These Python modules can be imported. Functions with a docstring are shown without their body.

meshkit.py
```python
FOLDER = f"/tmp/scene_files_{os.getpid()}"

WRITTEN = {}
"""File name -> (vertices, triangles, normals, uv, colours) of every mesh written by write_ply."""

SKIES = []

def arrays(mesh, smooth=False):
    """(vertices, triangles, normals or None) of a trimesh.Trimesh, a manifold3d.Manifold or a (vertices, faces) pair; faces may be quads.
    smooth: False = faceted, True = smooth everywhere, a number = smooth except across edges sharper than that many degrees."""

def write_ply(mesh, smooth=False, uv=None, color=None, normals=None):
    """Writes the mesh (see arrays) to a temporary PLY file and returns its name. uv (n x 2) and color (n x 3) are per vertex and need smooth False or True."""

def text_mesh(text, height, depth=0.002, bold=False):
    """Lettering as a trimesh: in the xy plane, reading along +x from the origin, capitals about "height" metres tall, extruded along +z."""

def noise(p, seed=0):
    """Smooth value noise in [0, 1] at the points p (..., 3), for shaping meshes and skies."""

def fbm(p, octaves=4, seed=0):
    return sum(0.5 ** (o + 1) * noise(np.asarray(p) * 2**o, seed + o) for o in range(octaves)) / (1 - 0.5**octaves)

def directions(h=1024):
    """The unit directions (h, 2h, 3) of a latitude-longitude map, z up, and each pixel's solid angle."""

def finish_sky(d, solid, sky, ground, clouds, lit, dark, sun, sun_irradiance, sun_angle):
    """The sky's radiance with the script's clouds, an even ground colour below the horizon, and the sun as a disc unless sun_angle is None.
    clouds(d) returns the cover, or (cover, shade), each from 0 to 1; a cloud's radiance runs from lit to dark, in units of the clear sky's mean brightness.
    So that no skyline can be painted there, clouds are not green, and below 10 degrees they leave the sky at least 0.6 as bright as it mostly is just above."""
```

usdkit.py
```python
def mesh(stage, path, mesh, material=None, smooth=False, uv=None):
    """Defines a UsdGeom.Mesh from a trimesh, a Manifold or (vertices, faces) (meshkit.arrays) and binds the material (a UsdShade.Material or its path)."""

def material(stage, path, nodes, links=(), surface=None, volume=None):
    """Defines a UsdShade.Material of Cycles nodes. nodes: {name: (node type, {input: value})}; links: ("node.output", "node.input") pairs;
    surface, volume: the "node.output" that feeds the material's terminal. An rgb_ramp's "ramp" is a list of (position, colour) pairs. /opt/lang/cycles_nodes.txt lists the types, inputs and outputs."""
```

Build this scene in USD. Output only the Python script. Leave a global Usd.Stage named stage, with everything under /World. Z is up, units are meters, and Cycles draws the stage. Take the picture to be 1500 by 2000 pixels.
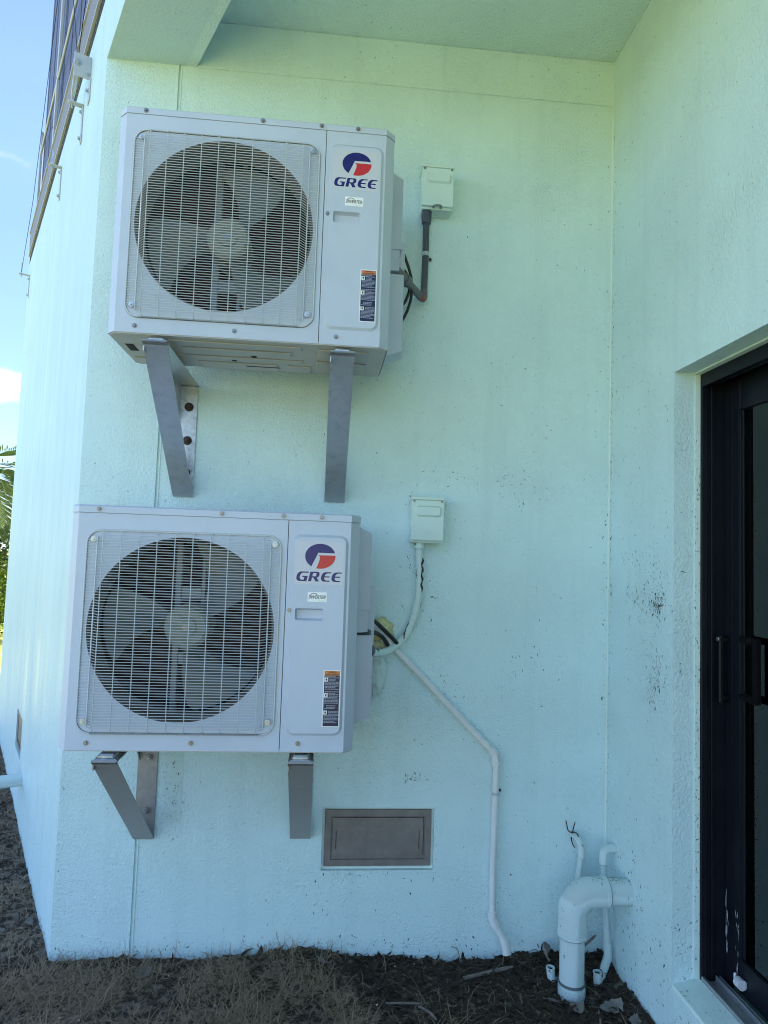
import math, random
import numpy as np
import trimesh
import manifold3d as m3
from shapely.geometry import Polygon, Point, LineString, box as sbox
from shapely.ops import unary_union
from shapely import affinity
import usdkit, meshkit
from pxr import Usd, UsdGeom, UsdLux, UsdShade, Sdf, Gf, Vt

rng = np.random.default_rng(7)
random.seed(7)
stage = Usd.Stage.CreateInMemory()
UsdGeom.SetStageUpAxis(stage, UsdGeom.Tokens.z)
UsdGeom.SetStageMetersPerUnit(stage, 1.0)
world = UsdGeom.Xform.Define(stage, '/World')
stage.SetDefaultPrim(world.GetPrim())
UsdGeom.Scope.Define(stage, '/World/Looks')

# ------------------------------------------------------------------ camera, sky, sun, exposure
YAW, PITCH, ROLL = 0.0888522, 0.0684011, 0.0335328
CAM = np.array([0.0, -2.91632, 1.65573])
EXPOSURE = 1.72
SUN_AZ, SUN_EL = math.radians(86), math.radians(64)
SUN_INTENSITY, SKY_STRENGTH = 1.25, 0.085

fw = np.array([math.sin(YAW) * math.cos(PITCH), math.cos(YAW) * math.cos(PITCH), math.sin(PITCH)])
r0 = np.array([math.cos(YAW), -math.sin(YAW), 0]); u0 = np.cross(r0, fw)
rt = math.cos(ROLL) * r0 + math.sin(ROLL) * u0
up = -math.sin(ROLL) * r0 + math.cos(ROLL) * u0
cam = UsdGeom.Camera.Define(stage, '/World/camera')
cam.CreateHorizontalApertureAttr(36.0); cam.CreateVerticalApertureAttr(48.0)
cam.CreateFocalLengthAttr(1325.908 / 1500 * 36.0)
cam.CreateClippingRangeAttr(Gf.Vec2f(0.05, 2000))
cam.CreateExposureAttr(EXPOSURE)
M = Gf.Matrix4d(*[float(x) for x in (*rt, 0, *up, 0, *(-fw), 0, *CAM, 1)])
cam.AddTransformOp().Set(M)

sun_dir = np.array([math.sin(SUN_AZ) * math.cos(SUN_EL), math.cos(SUN_AZ) * math.cos(SUN_EL), math.sin(SUN_EL)])
sun = UsdLux.DistantLight.Define(stage, '/World/sun')
sun.CreateIntensityAttr(SUN_INTENSITY); sun.CreateNormalizeAttr(True); sun.CreateAngleAttr(0.53)
sun.CreateColorAttr(Gf.Vec3f(1.0, 0.95, 0.87))
zax = sun_dir; xax = np.cross([0, 0, 1.0], zax); xax /= np.linalg.norm(xax); yax = np.cross(zax, xax)
sun.AddTransformOp().Set(Gf.Matrix4d(*[float(x) for x in (*xax, 0, *yax, 0, *zax, 0, 0, 0, 20, 1)]))

def cloud_nodes():
    """Scattered small clouds: soft noise clumps over the sky and one bank low over the palms."""
    n = {'sky': ('sky_texture', dict(sky_type='single_scattering', sun_disc=False, sun_elevation=SUN_EL, sun_rotation=SUN_AZ, altitude=10.0, air_density=1.0, aerosol_density=0.4, ozone_density=3.6)),
         'tc': ('texture_coordinate', {}),
         'map': ('mapping', dict(scale=(2.2, 2.2, 5.5), location=(0.35, 1.1, 0.2))),
         'no': ('noise_texture', dict(scale=1.0, detail=6.0, roughness=0.55)),
         'mr': ('map_range', dict(from_min=0.68, from_max=0.78, to_min=0.0, to_max=0.8, clamp=True)),
         'mp2': ('mapping', dict(scale=(1.0, 1.0, 4.5))),
         'no2': ('noise_texture', dict(scale=14.0, detail=5.0, roughness=0.6)),
         'dist': ('vector_math', dict(math_type='distance', vector2=(-0.43, 0.885, 0.911))),
         'wob': ('math', dict(math_type='multiply_add', value2=0.12, value3=-0.06)),
         'ds': ('math', dict(math_type='add')),
         'mr2': ('map_range', dict(from_min=0.105, from_max=0.075, to_min=0.0, to_max=1.0, clamp=True)),
         'mx': ('math', dict(math_type='maximum')),
         'cl': ('mix', dict(mix_type='mix', color2=(5.0, 5.1, 5.3))), 'veil': ('mix', dict(mix_type='mix', color2=(3.1, 5.0, 8.5))), 'vm': ('map_range', dict(from_min=0.3, from_max=0.7, to_min=0.14, to_max=0.28, clamp=True)),
         'bg': ('background_shader', dict(strength=SKY_STRENGTH))}
    l = [('tc.generated', 'map.vector'), ('map.vector', 'no.vector'), ('no.fac', 'mr.value'),
         ('tc.generated', 'mp2.vector'), ('mp2.vector', 'dist.vector1'), ('mp2.vector', 'no2.vector'),
         ('no2.fac', 'wob.value1'), ('dist.value', 'ds.value1'), ('wob.value', 'ds.value2'), ('ds.value', 'mr2.value'),
         ('mr.result', 'mx.value1'), ('mr2.result', 'mx.value2'), ('mx.value', 'cl.fac'),
         ('sky.color', 'veil.color1'), ('no.fac', 'vm.value'), ('vm.result', 'veil.fac'), ('veil.color', 'cl.color1'), ('cl.color', 'bg.color')]
    return n, l
cn, cl_ = cloud_nodes()
skymat = usdkit.material(stage, '/World/Looks/sky', cn, cl_, surface='bg.background')
dome = UsdLux.DomeLight.Define(stage, '/World/sky')
dome.CreateIntensityAttr(1.0)
UsdShade.MaterialBindingAPI.Apply(dome.GetPrim()).Bind(skymat)
dome.GetPrim().SetCustomDataByKey('kind', 'structure')

# ------------------------------------------------------------------ helpers
used = {}
def numbered(parent, name):
    k = (parent, name); i = used.get(k, 0); used[k] = i + 1
    return f'{parent}/{name}' if i == 0 else f'{parent}/{name}_{i:03d}'
def path_of(o): return '/World' if o is None else str(o.GetPath())
def tag(o, label=None, cat=None, group=None, kind=None):
    for k, v in (('label', label), ('category', cat), ('group', group), ('kind', kind)):
        if v: o.SetCustomDataByKey(k, v)
    return o
def thing(name, label, cat, loc=(0, 0, 0), group=None):
    x = UsdGeom.Xform.Define(stage, numbered('/World', name)); x.AddTranslateOp().Set(Gf.Vec3d(*map(float, loc)))
    return tag(x.GetPrim(), label, cat, group)
def obj(name, mesh, mat, parent=None, smooth=False, loc=None, **kw):
    """One Mesh prim; world or thing-local coordinates as given."""
    g = usdkit.mesh(stage, numbered(path_of(parent), name), mesh, mat, smooth=smooth)
    if loc is not None: g.AddTranslateOp().Set(Gf.Vec3d(*map(float, loc)))
    return tag(g.GetPrim(), **kw)
def cat(*ms):
    out = []
    for m in ms: out.extend(m if isinstance(m, (list, tuple)) else [m])
    return trimesh.util.concatenate(out)
def cbox(x0, x1, y0, y1, z0, z1, b=0.002):
    """A box with chamfered edges."""
    b = min(b, (x1 - x0) / 2.2, (y1 - y0) / 2.2, (z1 - z0) / 2.2)
    p = []
    for i, x in enumerate((x0, x1)):
        for j, y in enumerate((y0, y1)):
            for k, z in enumerate((z0, z1)):
                sx, sy, sz = b * (1 - 2 * i), b * (1 - 2 * j), b * (1 - 2 * k)
                p += [(x, y + sy, z + sz), (x + sx, y, z + sz), (x + sx, y + sy, z)]
    return trimesh.convex.convex_hull(np.array(p))
def box(x0, x1, y0, y1, z0, z1):
    m = trimesh.creation.box((x1 - x0, y1 - y0, z1 - z0)); m.apply_translation(((x0 + x1) / 2, (y0 + y1) / 2, (z0 + z1) / 2)); return m
def spline(pts, n=8):
    p = np.asarray(pts, float)
    q = np.vstack([2 * p[0] - p[1], p, 2 * p[-1] - p[-2]]); out = []
    for i in range(1, len(q) - 2):
        for t in np.linspace(0, 1, n, endpoint=False):
            a, b, c, d = q[i - 1:i + 3]
            out.append(0.5 * (2 * b + (c - a) * t + (2 * a - 5 * b + 4 * c - d) * t * t + (3 * b - a - 3 * c + d) * t ** 3))
    return np.vstack([out, p[-1:]])
def tube(pts, r, n=12, cap=True, curve=0):
    p = np.asarray(pts, float) if not curve else spline(pts, curve)
    rr = np.asarray(r, float)
    if rr.ndim and len(rr) != len(p): rr = np.interp(np.linspace(0, 1, len(p)), np.linspace(0, 1, len(rr)), rr)
    rr = np.broadcast_to(rr, (len(p),))
    t = np.gradient(p, axis=0); t /= np.linalg.norm(t, axis=1)[:, None]
    a = np.cross(t[0], [0, 0, 1.0] if abs(t[0][2]) < 0.9 else [1.0, 0, 0]); a /= np.linalg.norm(a)
    vs, th = [], np.linspace(0, 2 * math.pi, n, endpoint=False)
    for i in range(len(p)):
        a = a - t[i] * (a @ t[i]); a /= np.linalg.norm(a); b = np.cross(t[i], a)
        vs.append(p[i] + rr[i] * (np.cos(th)[:, None] * a + np.sin(th)[:, None] * b))
    v = np.vstack(vs); f = []
    for i in range(len(p) - 1):
        for k in range(n):
            a0, a1 = i * n + k, i * n + (k + 1) % n
            f += [(a0, a1, a1 + n), (a0, a1 + n, a0 + n)]
    if cap:
        v = np.vstack([v, p[0], p[-1]]); c0, c1 = len(v) - 2, len(v) - 1; L = (len(p) - 1) * n
        for k in range(n): f += [(c0, (k + 1) % n, k), (c1, L + k, L + (k + 1) % n)]
    return trimesh.Trimesh(v, f, process=False)
def ring(c, axis, r0_, r1_, h, n=20):
    """Hollow ring of inner radius r0_, outer r1_, height h along axis, centred at c."""
    prof = np.array([(r0_, -h / 2), (r1_, -h / 2), (r1_, h / 2), (r0_, h / 2), (r0_, -h / 2)])
    m = trimesh.creation.revolve(prof, sections=n)
    m.apply_transform(trimesh.geometry.align_vectors([0, 0, 1], axis)); m.apply_translation(c); return m
def cyl(c, axis, r, h, n=16, ch=0.0):
    prof = np.array([(0, -h / 2), (r, -h / 2), (r, h / 2 - ch), (r - ch, h / 2), (0, h / 2)]) if ch else np.array([(0, -h / 2), (r, -h / 2), (r, h / 2), (0, h / 2)])
    m = trimesh.creation.revolve(prof, sections=n)
    m.apply_transform(trimesh.geometry.align_vectors([0, 0, 1], axis)); m.apply_translation(c); return m
def extr(poly, d):
    """shapely polygon(s) -> prism along +z."""
    gs = getattr(poly, 'geoms', [poly])
    return cat([trimesh.creation.extrude_polygon(g, d, engine='earcut') for g in gs if g.area > 1e-9])
def front(poly, y, d):
    """A polygon in (x, z), extruded so that its front face is at y (facing -y) and its back at y + d."""
    m = extr(poly, d); v = m.vertices
    m2 = trimesh.Trimesh(np.stack([v[:, 0], y + d - v[:, 2], v[:, 1]], 1), m.faces, process=False)
    return m2
def rrect(x0, x1, z0, z1, r, q=6):
    return sbox(x0 + r, z0 + r, x1 - r, z1 - r).buffer(r, quad_segs=q)
def bevel_plate(poly, y, d, inset):
    """A raised plate on plane y, d proud (towards -y), its sides sloping in by inset."""
    a = np.array(poly.exterior.coords)[:-1]; b = np.array(poly.buffer(-inset, quad_segs=6).exterior.coords)[:-1]
    # sample both rings by angle-free arclength correspondence
    top = poly.buffer(-inset, quad_segs=6)
    from shapely import get_coordinates
    ring_a = a; near = [top.exterior.interpolate(top.exterior.project(Point(p))) for p in ring_a]
    ring_b = np.array([(p.x, p.y) for p in near])
    n = len(ring_a); v = [(x, y, z) for x, z in ring_a] + [(x, y - d, z) for x, z in ring_b]
    f = []
    for i in range(n):
        j = (i + 1) % n; f += [(i, j, n + j), (i, n + j, n + i)]
    side = trimesh.Trimesh(v, f, process=False)
    if side.face_normals[:, 1].mean() > 0: side.invert()
    return side, Polygon(ring_b)
def quad(v, f=None): return trimesh.Trimesh(np.array(v, float), np.array(f if f is not None else [(0, 1, 2), (0, 2, 3)]), process=False)
def slab(a, b, c, d, z0, z1): # prism over a quad footprint
    return extr(Polygon([a, b, c, d]), z1 - z0).apply_translation((0, 0, z0))
def quads(P):
    """(n, 4, 3) corners -> mesh of n quads."""
    P = np.asarray(P, float); n = len(P); k = np.arange(n)[:, None] * 4
    return trimesh.Trimesh(P.reshape(-1, 3), np.vstack([k + [0, 1, 2], k + [0, 2, 3]]), process=False)

# ------------------------------------------------------------------ materials
def mat(name, nodes, links=(), surface='p.BSDF'): return usdkit.material(stage, '/World/Looks/' + name, nodes, links, surface=surface)
def plain(name, col, rough=0.5, metal=0.0, var=0.06, scale=9.0, bump=0.0, bscale=150.0, spec=0.5, **kw):
    """Principled paint with a faint uneven tone, and optional fine relief."""
    lo, hi = [c * (1 - var) for c in col], [min(1, c * (1 + var)) for c in col]
    n = {'g': ('geometry', {}), 'no': ('noise_texture', dict(scale=scale, detail=5.0, roughness=0.6)), 'r': ('rgb_ramp', {'ramp': [(0.3, lo), (0.7, hi)]}),
         'rr': ('map_range', dict(from_min=0.3, from_max=0.7, to_min=max(0.02, rough - 0.07), to_max=min(1, rough + 0.07))),
         'p': ('principled_bsdf', dict(metallic=metal, specular_ior_level=spec, **kw))}
    l = [('g.position', 'no.vector'), ('no.fac', 'r.fac'), ('r.color', 'p.base_color'), ('no.fac', 'rr.value'), ('rr.result', 'p.roughness')]
    if bump:
        n['bn'] = ('noise_texture', dict(scale=bscale, detail=3.0)); n['b'] = ('bump', dict(strength=bump, distance=0.002))
        l += [('g.position', 'bn.vector'), ('bn.fac', 'b.height'), ('b.normal', 'p.normal')]
    return mat(name, n, l)

MINT = (0.605, 0.78, 0.785)
def stucco(name, col, streak=False, rough=0.62, bstr=0.75):
    n = {'g': ('geometry', {}),
         'big': ('noise_texture', dict(scale=2.2, detail=7.0, roughness=0.68)),
         'r': ('rgb_ramp', {'ramp': [(0.3, [c * 0.94 for c in col]), (0.7, [min(1, c * 1.04) for c in col])]}),
         'sp': ('noise_texture', dict(scale=58.0, detail=3.0, roughness=0.65)),
         'spm': ('noise_texture', dict(scale=1.1, detail=3.0)),
         'spt': ('math', dict(math_type='multiply_add', value2=0.22)),
         'spr': ('map_range', dict(from_min=0.795, from_max=0.83, to_min=0.0, to_max=0.75, clamp=True)),
         'dirt': ('mix', dict(color2=(0.10, 0.12, 0.10))),
         'b1': ('noise_texture', dict(scale=95.0, detail=2.5, roughness=0.55)),
         'b2': ('noise_texture', dict(scale=170.0, detail=2.0)),
         'bs': ('math', dict(math_type='multiply_add', value2=0.35)),
         'pm': ('noise_texture', dict(scale=2.6, detail=3.0)), 'pr': ('map_range', dict(from_min=0.32, from_max=0.68, to_min=0.45, to_max=1.35)), 'bm': ('math', dict(math_type='multiply')),
         'rm': ('mapping', dict(scale=(9.0, 9.0, 0.55))), 'rn': ('noise_texture', dict(scale=1.0, detail=6.0, roughness=0.65)), 'rr': ('map_range', dict(from_min=0.52, from_max=0.75, to_min=1.0, to_max=0.93, clamp=True)), 'rx': ('mix', dict(mix_type='multiply', fac=1.0)),
         'b': ('bump', dict(strength=bstr, distance=0.0085)),
         'p': ('principled_bsdf', dict(roughness=rough, specular_ior_level=0.4))}
    l = [('g.position', 'big.vector'), ('big.fac', 'r.fac'), ('g.position', 'sp.vector'), ('g.position', 'spm.vector'),
         ('spm.fac', 'spt.value1'), ('sp.fac', 'spt.value3'), ('spt.value', 'spr.value'), ('spr.result', 'dirt.fac'), ('r.color', 'rx.color1'), ('g.position', 'rm.vector'), ('rm.vector', 'rn.vector'), ('rn.fac', 'rr.value'), ('rr.result', 'rx.color2'), ('rx.color', 'dirt.color1'), ('g.position', 'pm.vector'), ('pm.fac', 'pr.value'), ('pr.result', 'bm.value2'), ('bs.value', 'bm.value1'),
         ('dirt.color', 'p.base_color'), ('g.position', 'b1.vector'), ('g.position', 'b2.vector'), ('b2.fac', 'bs.value1'), ('b1.fac', 'bs.value3'),
         ('bm.value', 'b.height'), ('b.normal', 'p.normal')]
    if streak:
        n['sm'] = ('mapping', dict(scale=(7.0, 7.0, 0.30))); n['sn'] = ('noise_texture', dict(scale=1.0, detail=5.0, roughness=0.6))
        n['sr'] = ('map_range', dict(from_min=0.35, from_max=0.65, to_min=0.36, to_max=0.62))
        n['sc'] = ('map_range', dict(from_min=0.3, from_max=0.7, to_min=1.0, to_max=0.99))
        n['mul'] = ('mix', dict(mix_type='multiply', fac=1.0))
        l = [x for x in l if x != ('dirt.color', 'p.base_color')]
        l += [('g.position', 'sm.vector'), ('sm.vector', 'sn.vector'), ('sn.fac', 'sr.value'), ('sr.result', 'p.roughness'), ('sn.fac', 'sc.value'),
              ('dirt.color', 'mul.color1'), ('sc.result', 'mul.color2'), ('mul.color', 'p.base_color')]
    return mat(name, n, l)
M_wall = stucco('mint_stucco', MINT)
M_left = stucco('mint_stucco_streaked_darkened', (0.535, 0.71, 0.735), streak=True, bstr=0.35)  # same mint paint, streaked, base darkened to offset strong sky light on the flank
M_mark = plain('mint_old_mark', (0.52, 0.68, 0.66), 0.6, var=0.08, scale=40.0, bump=0.3, bscale=120.0)
M_trim = plain('mint_smooth', (0.66, 0.80, 0.75), 0.5, bump=0.15)
M_ac = plain('ac_white_paint', (0.495, 0.55, 0.645), 0.36, var=0.04, scale=5.0)
M_pan = plain('ac_cream_pan', (0.47, 0.465, 0.455), 0.42, var=0.06, scale=14.0)
M_grille = plain('grille_white', (0.56, 0.62, 0.67), 0.4, var=0.02)
M_fan = plain('fan_grey_plastic', (0.105, 0.118, 0.115), 0.42, var=0.05, scale=12.0)
M_hub = plain('fan_hub_dusty', (0.205, 0.215, 0.175), 0.6, var=0.18, scale=30.0)
M_black = plain('coil_black', (0.035, 0.013, 0.013), 0.7)
M_bell = plain('orifice_grey', (0.15, 0.135, 0.12), 0.5, var=0.05)
M_galv = plain('galvanised', (0.52, 0.55, 0.58), 0.36, metal=0.85, var=0.22, scale=34.0, bump=0.08, bscale=60.0)
M_mount = plain('motor_mount_zinc', (0.19, 0.215, 0.24), 0.45, metal=0.3, var=0.1, scale=20.0)
M_steel2 = plain('dull_brown_steel', (0.36, 0.345, 0.33), 0.45, metal=0.55, var=0.10, scale=40.0, bump=0.1, bscale=120.0)
M_steel = plain('dull_steel', (0.50, 0.52, 0.545), 0.40, metal=0.75, var=0.08, scale=30.0, bump=0.12, bscale=90.0)
M_screw = plain('screw_zinc', (0.30, 0.30, 0.30), 0.35, metal=0.9)
M_rust = plain('rusty_bolt', (0.055, 0.035, 0.028), 0.75, var=0.3, scale=60.0)
M_blue = plain('print_blue', (0.008, 0.007, 0.12), 0.3, var=0.02)
M_red = plain('print_red', (0.55, 0.02, 0.025), 0.3, var=0.02)
M_decal = plain('decal_silver', (0.56, 0.57, 0.63), 0.25, var=0.01)
M_white = plain('print_white', (0.85, 0.86, 0.86), 0.35, var=0.01)
M_navy = plain('print_navy', (0.008, 0.010, 0.045), 0.3, var=0.02)
M_orange = plain('print_orange', (0.60, 0.19, 0.05), 0.35, var=0.05)
M_print = plain('print_grey', (0.34, 0.36, 0.46), 0.4, var=0.01)
M_ink = plain('print_ink', (0.015, 0.02, 0.025), 0.4, var=0.01)
M_pvc = plain('pvc_white', (0.72, 0.74, 0.73), 0.35, var=0.04, scale=20.0)
M_pvcg = plain('pvc_grey', (0.06, 0.073, 0.09), 0.45, var=0.08, scale=25.0)
M_flex = plain('flex_grey', (0.11, 0.12, 0.125), 0.5, var=0.08, scale=25.0)
M_redtape = plain('red_tape', (0.35, 0.06, 0.05), 0.6)
M_cable = plain('cable_black', (0.010, 0.010, 0.011), 0.45)
M_foam = plain('foam_yellow', (0.60, 0.58, 0.30), 0.85, var=0.18, scale=45.0, bump=0.8, bscale=70.0)
M_hatch = plain('hatch_brown_grey', (0.225, 0.20, 0.185), 0.42, metal=0.3, var=0.14, scale=20.0)
M_gap = plain('gap_dark', (0.012, 0.012, 0.012), 0.8)
M_door = plain('door_black_aluminium', (0.004, 0.0052, 0.008), 0.42, var=0.15, scale=10.0, spec=0.25)
M_handle = plain('handle_black', (0.003, 0.003, 0.004), 0.7, spec=0.08)
M_alu = plain('track_aluminium', (0.34, 0.35, 0.36), 0.4, metal=0.7, var=0.12, scale=18.0)
M_room = plain('dark_room', (0.30, 0.42, 0.39), 0.8)
M_bumper = plain('bumper_white', (0.62, 0.62, 0.66), 0.5)
M_pale = plain('pale_paint_splash', (0.55, 0.57, 0.60), 0.6)
M_slate = plain('slate_blue_cladding', (0.075, 0.082, 0.15), 0.5, var=0.1, scale=6.0)
M_railw = plain('rail_white', (0.44, 0.48, 0.56), 0.4)
M_railb = plain('rail_brown_grey', (0.20, 0.185, 0.185), 0.5, var=0.1)
M_soil = plain('fleck_dark', (0.025, 0.022, 0.018), 0.9, var=0.4, scale=80.0)
M_mould = plain('debris_green', (0.16, 0.17, 0.07), 0.9, var=0.6, scale=50.0)
def worn(name, paint, under, scale, t0, t1, stretch=(1, 1, 1), rough=0.5):
    """Paint with patches worn through or dirt stuck on."""
    return mat(name, {'g': ('geometry', {}), 'm': ('mapping', dict(scale=stretch)), 'n': ('noise_texture', dict(scale=scale, detail=5.0, roughness=0.62)),
                      'r': ('rgb_ramp', {'ramp': [(t0, paint), (t1, under)]}), 'p': ('principled_bsdf', dict(roughness=rough))},
               [('g.position', 'm.vector'), ('m.vector', 'n.vector'), ('n.fac', 'r.fac'), ('r.color', 'p.base_color')])
M_cond = worn('mint_conduit_worn', (0.60, 0.74, 0.70), (0.02, 0.02, 0.02), 30.0, 0.585, 0.62, (1, 1, 0.35))
M_boxp = worn('mint_box_worn', (0.60, 0.74, 0.68), (0.14, 0.15, 0.13), 28.0, 0.66, 0.70)
M_pvcm = worn('mint_pvc', (0.58, 0.70, 0.69), (0.06, 0.055, 0.04), 46.0, 0.66, 0.70)
M_gasket = plain('pipe_band', (0.12, 0.15, 0.16), 0.6)
M_glass = mat('door_glass', {'t': ('transparent_bsdf', dict(color=(0.60, 0.72, 0.68))), 'gl': ('glossy_bsdf', dict(color=(0.85, 0.9, 0.9), roughness=0.02)),
                             'f': ('fresnel', dict(IOR=1.5)), 'm': ('mix_closure', {})}, [('f.fac', 'm.fac'), ('t.BSDF', 'm.closure1'), ('gl.BSDF', 'm.closure2')], surface='m.closure')
def leafmat(name, a, b, trans=0.35):
    return mat(name, {'g': ('geometry', {}), 'r': ('rgb_ramp', {'ramp': [(0.0, a), (1.0, b)]}), 'p': ('principled_bsdf', dict(roughness=0.5, specular_ior_level=0.35)),
                      'tr': ('translucent_bsdf', {}), 'hs': ('hsv', dict(value=1.6, saturation=1.05)), 'mx': ('mix_closure', dict(fac=trans))},
               [('g.random_per_island', 'r.fac'), ('r.color', 'p.base_color'), ('r.color', 'hs.color'), ('hs.color', 'tr.color'), ('p.BSDF', 'mx.closure1'), ('tr.BSDF', 'mx.closure2')], surface='mx.closure')
M_palm = leafmat('palm_leaf', (0.10, 0.15, 0.045), (0.26, 0.30, 0.13))
M_shrub = leafmat('shrub_leaf', (0.08, 0.13, 0.012), (0.30, 0.33, 0.04), 0.45)
M_shrub2 = leafmat('shrub_leaf_dark', (0.03, 0.06, 0.015), (0.09, 0.14, 0.035), 0.35)
M_bark = plain('bark', (0.12, 0.095, 0.07), 0.9, var=0.3, scale=25.0, bump=0.7, bscale=30.0)
def bladed(name, a, b, c):
    return mat(name, {'g': ('geometry', {}), 'r': ('rgb_ramp', {'ramp': [(0.0, a), (0.55, b), (1.0, c)]}), 'p': ('principled_bsdf', dict(roughness=0.8, specular_ior_level=0.25))},
               [('g.random_per_island', 'r.fac'), ('r.color', 'p.base_color')])
M_dry = bladed('dry_grass', (0.32, 0.235, 0.15), (0.62, 0.49, 0.33), (0.86, 0.74, 0.54))
M_litter = bladed('leaf_litter', (0.045, 0.031, 0.02), (0.22, 0.155, 0.105), (0.62, 0.48, 0.37))
M_stick = plain('dead_stick', (0.20, 0.165, 0.14), 0.85, var=0.3, scale=40.0)
M_leafd = plain('dead_leaf_grey', (0.23, 0.195, 0.175), 0.8, var=0.3, scale=30.0)
M_chip = plain('white_chip', (0.55, 0.55, 0.52), 0.7)
M_ground = mat('ground_soil', {
    'g': ('geometry', {}), 'n': ('noise_texture', dict(scale=24.0, detail=8.0, roughness=0.7)),
    'r': ('rgb_ramp', {'ramp': [(0.3, (0.045, 0.036, 0.027)), (0.5, (0.16, 0.127, 0.096)), (0.72, (0.36, 0.295, 0.23))]}),
    'n2': ('noise_texture', dict(scale=0.5, detail=7.0, roughness=0.65)),
    'r2': ('rgb_ramp', {'ramp': [(0.30, (0.12, 0.16, 0.025)), (0.5, (0.28, 0.28, 0.07)), (0.64, (0.45, 0.42, 0.27))]}),
    'ln': ('vector_math', dict(math_type='length')), 'mr': ('map_range', dict(from_min=4.6, from_max=6.2, to_min=0.0, to_max=1.0, clamp=True)),
    'mx': ('mix', {}), 'b': ('bump', dict(strength=0.8, distance=0.02)), 'p': ('principled_bsdf', dict(roughness=0.9, specular_ior_level=0.2))},
    [('g.position', 'n.vector'), ('n.fac', 'r.fac'), ('g.position', 'n2.vector'), ('n2.fac', 'r2.fac'), ('g.position', 'ln.vector1'), ('ln.value', 'mr.value'),
     ('mr.result', 'mx.fac'), ('r.color', 'mx.color1'), ('r2.color', 'mx.color2'), ('mx.color', 'p.base_color'), ('n.fac', 'b.height'), ('b.normal', 'p.normal')])

# ------------------------------------------------------------------ the plan of the building
XR, XL = 1.2671, -1.0156
AZ = -0.4724
DL = np.array([math.sin(AZ), math.cos(AZ), 0.0])          # along the left wall, away
NL = np.array([-math.cos(AZ), math.sin(AZ), 0.0])         # out of the left wall
A0 = np.array([XL, 0.0, 0.0])
def lw(s, o, z): return A0 + s * DL + o * NL + np.array([0, 0, z])
def lbox(s0, s1, o0, o1, z0, z1, b=0.0):
    """A box in the left wall's own axes."""
    m = cbox(s0, s1, o0, o1, z0, z1, b) if b else box(s0, s1, o0, o1, z0, z1)
    v = m.vertices; m.vertices = A0 + v[:, :1] * DL + v[:, 1:2] * NL + v[:, 2:] * np.array([0, 0, 1.0])
    m.invert() if np.linalg.det(np.stack([DL, NL, [0, 0, 1.0]])) < 0 else None
    return m
ZC, ZB = 3.9975, 3.786
BT = 0.3                                                    # wall thickness
END = 4.05                                                  # length of the left wall
YP = -(XR - XL) / -DL[0] * DL[1] if False else -(XR - XL) / abs(DL[0]) * DL[1]

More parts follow.
